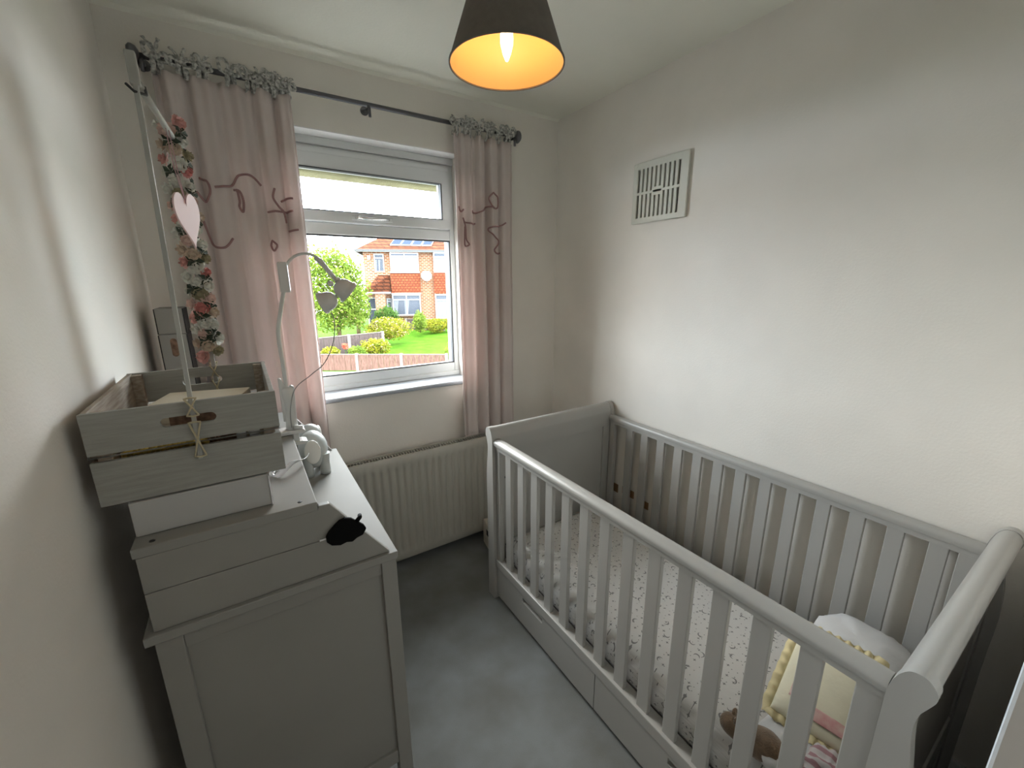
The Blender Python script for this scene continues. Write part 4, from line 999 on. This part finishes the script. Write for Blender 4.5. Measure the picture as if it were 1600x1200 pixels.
def hwindow(x0, x1, z0, z1, y, lights, top=.30, net=False, parent=None):
    fr_ = MB(); t_ = .075
    fr_.box(x0, x1, y-.07, y, z0, z0+t_).box(x0, x1, y-.07, y, z1-t_, z1).box(x0, x0+t_, y-.07, y, z0+t_, z1-t_).box(x1-t_, x1, y-.07, y, z0+t_, z1-t_)
    zt = z1-t_-(z1-z0)*top
    fr_.box(x0+t_, x1-t_, y-.065, y, zt, zt+t_)
    for k in range(1, lights):
        xx = x0+(x1-x0)*k/lights; fr_.box(xx-t_/2, xx+t_/2, y-.065, y, z0+t_, zt).box(xx-t_/2, xx+t_/2, y-.065, y, zt+t_, z1-t_)
    f_ = hbuild(fr_, 'window', M['ext_white'])
    hbuild(hbox(x0+t_, x1-t_, y-.02, y-.01, z0+t_, z1-t_), 'pane', M['ext_glass'], f_)
    if net:
        nb = MB(); n = 24; V = []
        for i in range(n+1):
            xx = x0+t_+(x1-x0-2*t_)*i/n; yy = y-.028-.006*math.cos(i*1.9); V += [(xx, yy, z0+t_), (xx, yy, z1-t_ if net == 2 else zt)]
        hbuild(nb.add(V, [(2*i, 2*i+2, 2*i+3, 2*i+1) for i in range(n)]), 'net_curtain', M['net'], f_)
    else:
        for (a, b) in ((x0+t_, x0+t_+.18*(x1-x0)), (x0+.42*(x1-x0), x0+.60*(x1-x0))):
            hbuild(MB().add([(a, y-.03, z1-t_-.3), (b, y-.03, z1-t_-.3), (b-(b-a)*.4, y-.03, z0+t_), (a, y-.03, z0+t_)], [(0, 1, 2, 3)]), 'net_curtain', M['net'], f_)
    return f_
hwindow(.66, 1.30, 2.24, 3.40, -.01, 1, .2)
hwindow(1.70, 3.52, 2.24, 3.46, -.36, 2, .15, net=1)
hbuild(hbox(1.68, 3.54, -.33, 0, -.70, 3.5), 'bay', M['brick'])
hbuild(hbox(1.66, 3.56, -.42, -.33, .86, 2.20), 'hung_tiles', M['tile'])
hwindow(1.66, 3.52, -.62, .78, -.36, 2, .22)
hwindow(1.28, 1.62, -.50, .52, -.05, 1, .15)
hbuild(hbox(1.64, 3.56, -.48, -.33, 2.17, 2.26).box(1.64, 3.56, -.46, -.33, .78, .88), 'bay_trim', M['ext_white'])
hwindow(4.50, 6.30, 2.22, 3.50, -.36, 2, .2, net=1)
hbuild(hbox(4.48, 6.32, -.33, 0, -.95, 3.5), 'bay', M['brick'])
hbuild(hbox(4.46, 6.34, -.42, -.33, .86, 2.18), 'hung_tiles', M['tile'])
hwindow(4.50, 6.30, -.88, .76, -.36, 2, .2, net=1)
# porch : lean-to tiled roof, door
pr = MB(); pr.prism([(.05, .92), (1.55, .92), (1.55, 2.05), (.95, 2.05)], 1, -.9, 0) if False else None
pr.add([(-.10, -.95, .95), (1.60, -.95, .95), (1.60, 0, 2.02), (.88, 0, 2.05), (-.10, 0, .95)], [(0, 1, 2, 3), (0, 3, 4), (0, 4, 2, 1)])
hbuild(pr, 'porch_roof', M['rooftile'])
hbuild(hbox(-.12, 1.62, -1.0, -.93, .86, .97), 'porch_fascia', M['ext_white'])
hbuild(hbox(.62, 1.25, -.88, -.02, -1.4, .86), 'porch_wall', M['brick'])
dd = hbuild(hbox(.02, .10, -.10, -.02, -1.4, .6).box(.54, .62, -.10, -.02, -1.4, .6).box(.10, .54, -.10, -.02, .52, .6).box(.1, .54, -.1, -.02, -.22, -.14), 'door_frame', M['ext_white'])
hbuild(hbox(.10, .54, -.06, -.04, -1.4, .52), 'door_leaf', M['ext_glass'], dd)
hbuild(hbox(.26, .46, -.14, -.01, 3.02, 3.30), 'alarm_box', M['ext_white'], None, .03)
dsh = MB().lathe([(0, 0), (.20, .03), (.34, .10), (.35, .10), (.34, .12), (.2, .05), (0, .02)], 24, (3.98, -.62, 1.95), Matrix.Rotation(math.radians(70), 3, 'X'))
do = hbuild(dsh, 'satellite_dish', M['ext_white']); hbuild(MB().tube([(3.98, 0, 1.6), (3.98, -.3, 1.6), (3.98, -.55, 1.85)], .03, 8).tube([(3.98, -.62, 1.75), (3.98, -1.0, 1.72)], .02, 6), 'dish_arm', M['ext_white'], do)

hbuild(hbox(5.2, 6.0, 3.4, 4.4, 5.4, 7.0), 'chimney', M['brick'])

def foliage(c, r, n, size, m, seed, flat=1.0, dens=.5, shape=None):
    random.seed(seed); V = []; F = []
    for i in range(n):
        while True:
            p = Vector((random.uniform(-1, 1), random.uniform(-1, 1), random.uniform(-1, 1)))
            if p.length <= 1 and p.length > dens*random.random(): break
        k = 1+.35*noise.noise(p.normalized()*2.3+Vector((seed, 0, 0)))
        q_ = Vector((c[0]+p.x*r[0]*k, c[1]+p.y*r[1]*k, c[2]+p.z*r[2]*k))
        a = Vector((random.gauss(0, 1), random.gauss(0, 1), random.gauss(0, 1))).normalized(); b = a.orthogonal().normalized(); s = size*random.uniform(.6, 1.3)
        o = len(V); V += [q_-a*s, q_+b*s*.5, q_+a*s, q_-b*s*.5]; F.append((o, o+1, o+2, o+3))
    return MB().add(V, F)
def fol_obj(mb, name, m, parent):
    me = bpy.data.meshes.new(name); me.from_pydata(mb.v, [], mb.f); me.materials.append(m)
    o = bpy.data.objects.new(name, me); COL.objects.link(o); o.parent = parent; o.matrix_parent_inverse = parent_world(parent).inverted(); return o
def bush(c, r, n, size, mk, seed, label, name='shrub', flowers=None, trunk=0):
    t = thing(name, (c[0], c[1], c[2]-r[2]), label, 'tree' if name == 'tree' else 'shrub')
    tag(fol_obj(foliage(c, r, n, size, None, seed), 'foliage', M[mk], t), kind='stuff')
    st = MB(); random.seed(seed)
    zb = c[2]-r[2]-trunk
    if trunk:
        st.tube([(c[0], c[1], zb), (c[0]+.05, c[1], c[2]-r[2]*.5), (c[0], c[1], c[2]+r[2]*.3)], [.13, .10, .04], 8)
        for k in range(7):
            a = k*.9; st.tube([(c[0], c[1], c[2]-r[2]*.6+k*.15), (c[0]+r[0]*.6*math.cos(a), c[1]+r[1]*.6*math.sin(a), c[2]+.3+.1*k)], [.05, .015], 6)
    else:
        for k in range(5):
            a = k*1.3; st.tube([(c[0], c[1], zb), (c[0]+r[0]*.4*math.cos(a), c[1]+r[1]*.4*math.sin(a), c[2])], [.02, .01], 5)
    st.build('trunk' if trunk else 'stem', M['bark'], t)
    if flowers: tag(fol_obj(foliage(c, (r[0]*1.02, r[1]*1.02, r[2]*1.02), flowers[1], flowers[2], None, seed+5, dens=.98), 'blossom', M[flowers[0]], t), kind='stuff')
    return t
bush((4.08, 22.9, 1.25), (1.60, 1.4, 2.20), 10000, .09, 'leaf', 1, 'big bushy green tree filling the left of the window view', 'tree', ('flower_p', 500, .05), 1.6)
bush((5.75, 26.0, .30), (.80, .8, 1.25), 2500, .09, 'leaf', 2, 'smaller round tree between the big tree and the porch', 'tree', ('flower_p', 300, .05), 1.0)
bush((2.15, 19.75, -1.35), (.42, .36, .50), 1500, .05, 'leaf2', 3, 'bright yellow-green shrub at the left edge of the view behind the front fence', flowers=('flower', 60, .04))
bush((2.95, 18.9, -1.40), (.42, .35, .30), 1500, .05, 'leaf2', 4, 'low yellow-green flowering shrub under the big tree', flowers=('flower_p', 120, .04))
bush((4.0, 18.7, -1.45), (.42, .3, .30), 1300, .05, 'leaf', 5, 'small green shrub left of the dark fence post')
bush((5.05, 19.7, -1.38), (.72, .45, .38), 1900, .055, 'leaf2', 6, 'low yellow-green shrub at the left end of the lawn', flowers=('flower_p', 160, .04))
bush((6.5, 22.3, -.85), (1.25, .7, .60), 3200, .06, 'leaf2', 7, 'wide yellow-green flowering shrub along the back of the lawn', flowers=('flower_p', 500, .05))
bush((7.65, 26.4, -.55), (.75, .5, .70), 2400, .07, 'leaf3', 8, 'dark green shrub in front of the porch')
bush((8.9, 24.0, -.75), (.42, .4, .62), 1500, .06, 'leaf', 9, 'upright spiky green shrub below the satellite dish')
bush((10.2, 24.5, -1.05), (1.0, .6, .42), 2200, .06, 'leaf2', 10, 'low green border plants below the right-hand bay window')
bush((7.25, 16.1, -1.45), (.28, .28, .55), 900, .05, 'leaf', 11, 'narrow green plant at the right end of the front fence')
bush((1.9, 21.2, -.8), (.7, .5, .7), 1600, .07, 'leaf', 12, 'loose green shrub under the left side of the big tree', flowers=('flower_p', 150, .05))
rf_ = thing('red_flower_cluster', (3.5, 18.65, -1.9), 'round cluster of red flowers in front of the dark fence', 'flowers')
tag(fol_obj(foliage((3.52, 18.65, -1.08), (.13, .1, .13), 160, .035, None, 31), 'blossom', M['flower'], rf_), kind='stuff')
MB().tube([(3.52, 18.65, -2.0), (3.52, 18.65, -1.1)], .012, 6).build('stem', M['leaf3'], rf_)
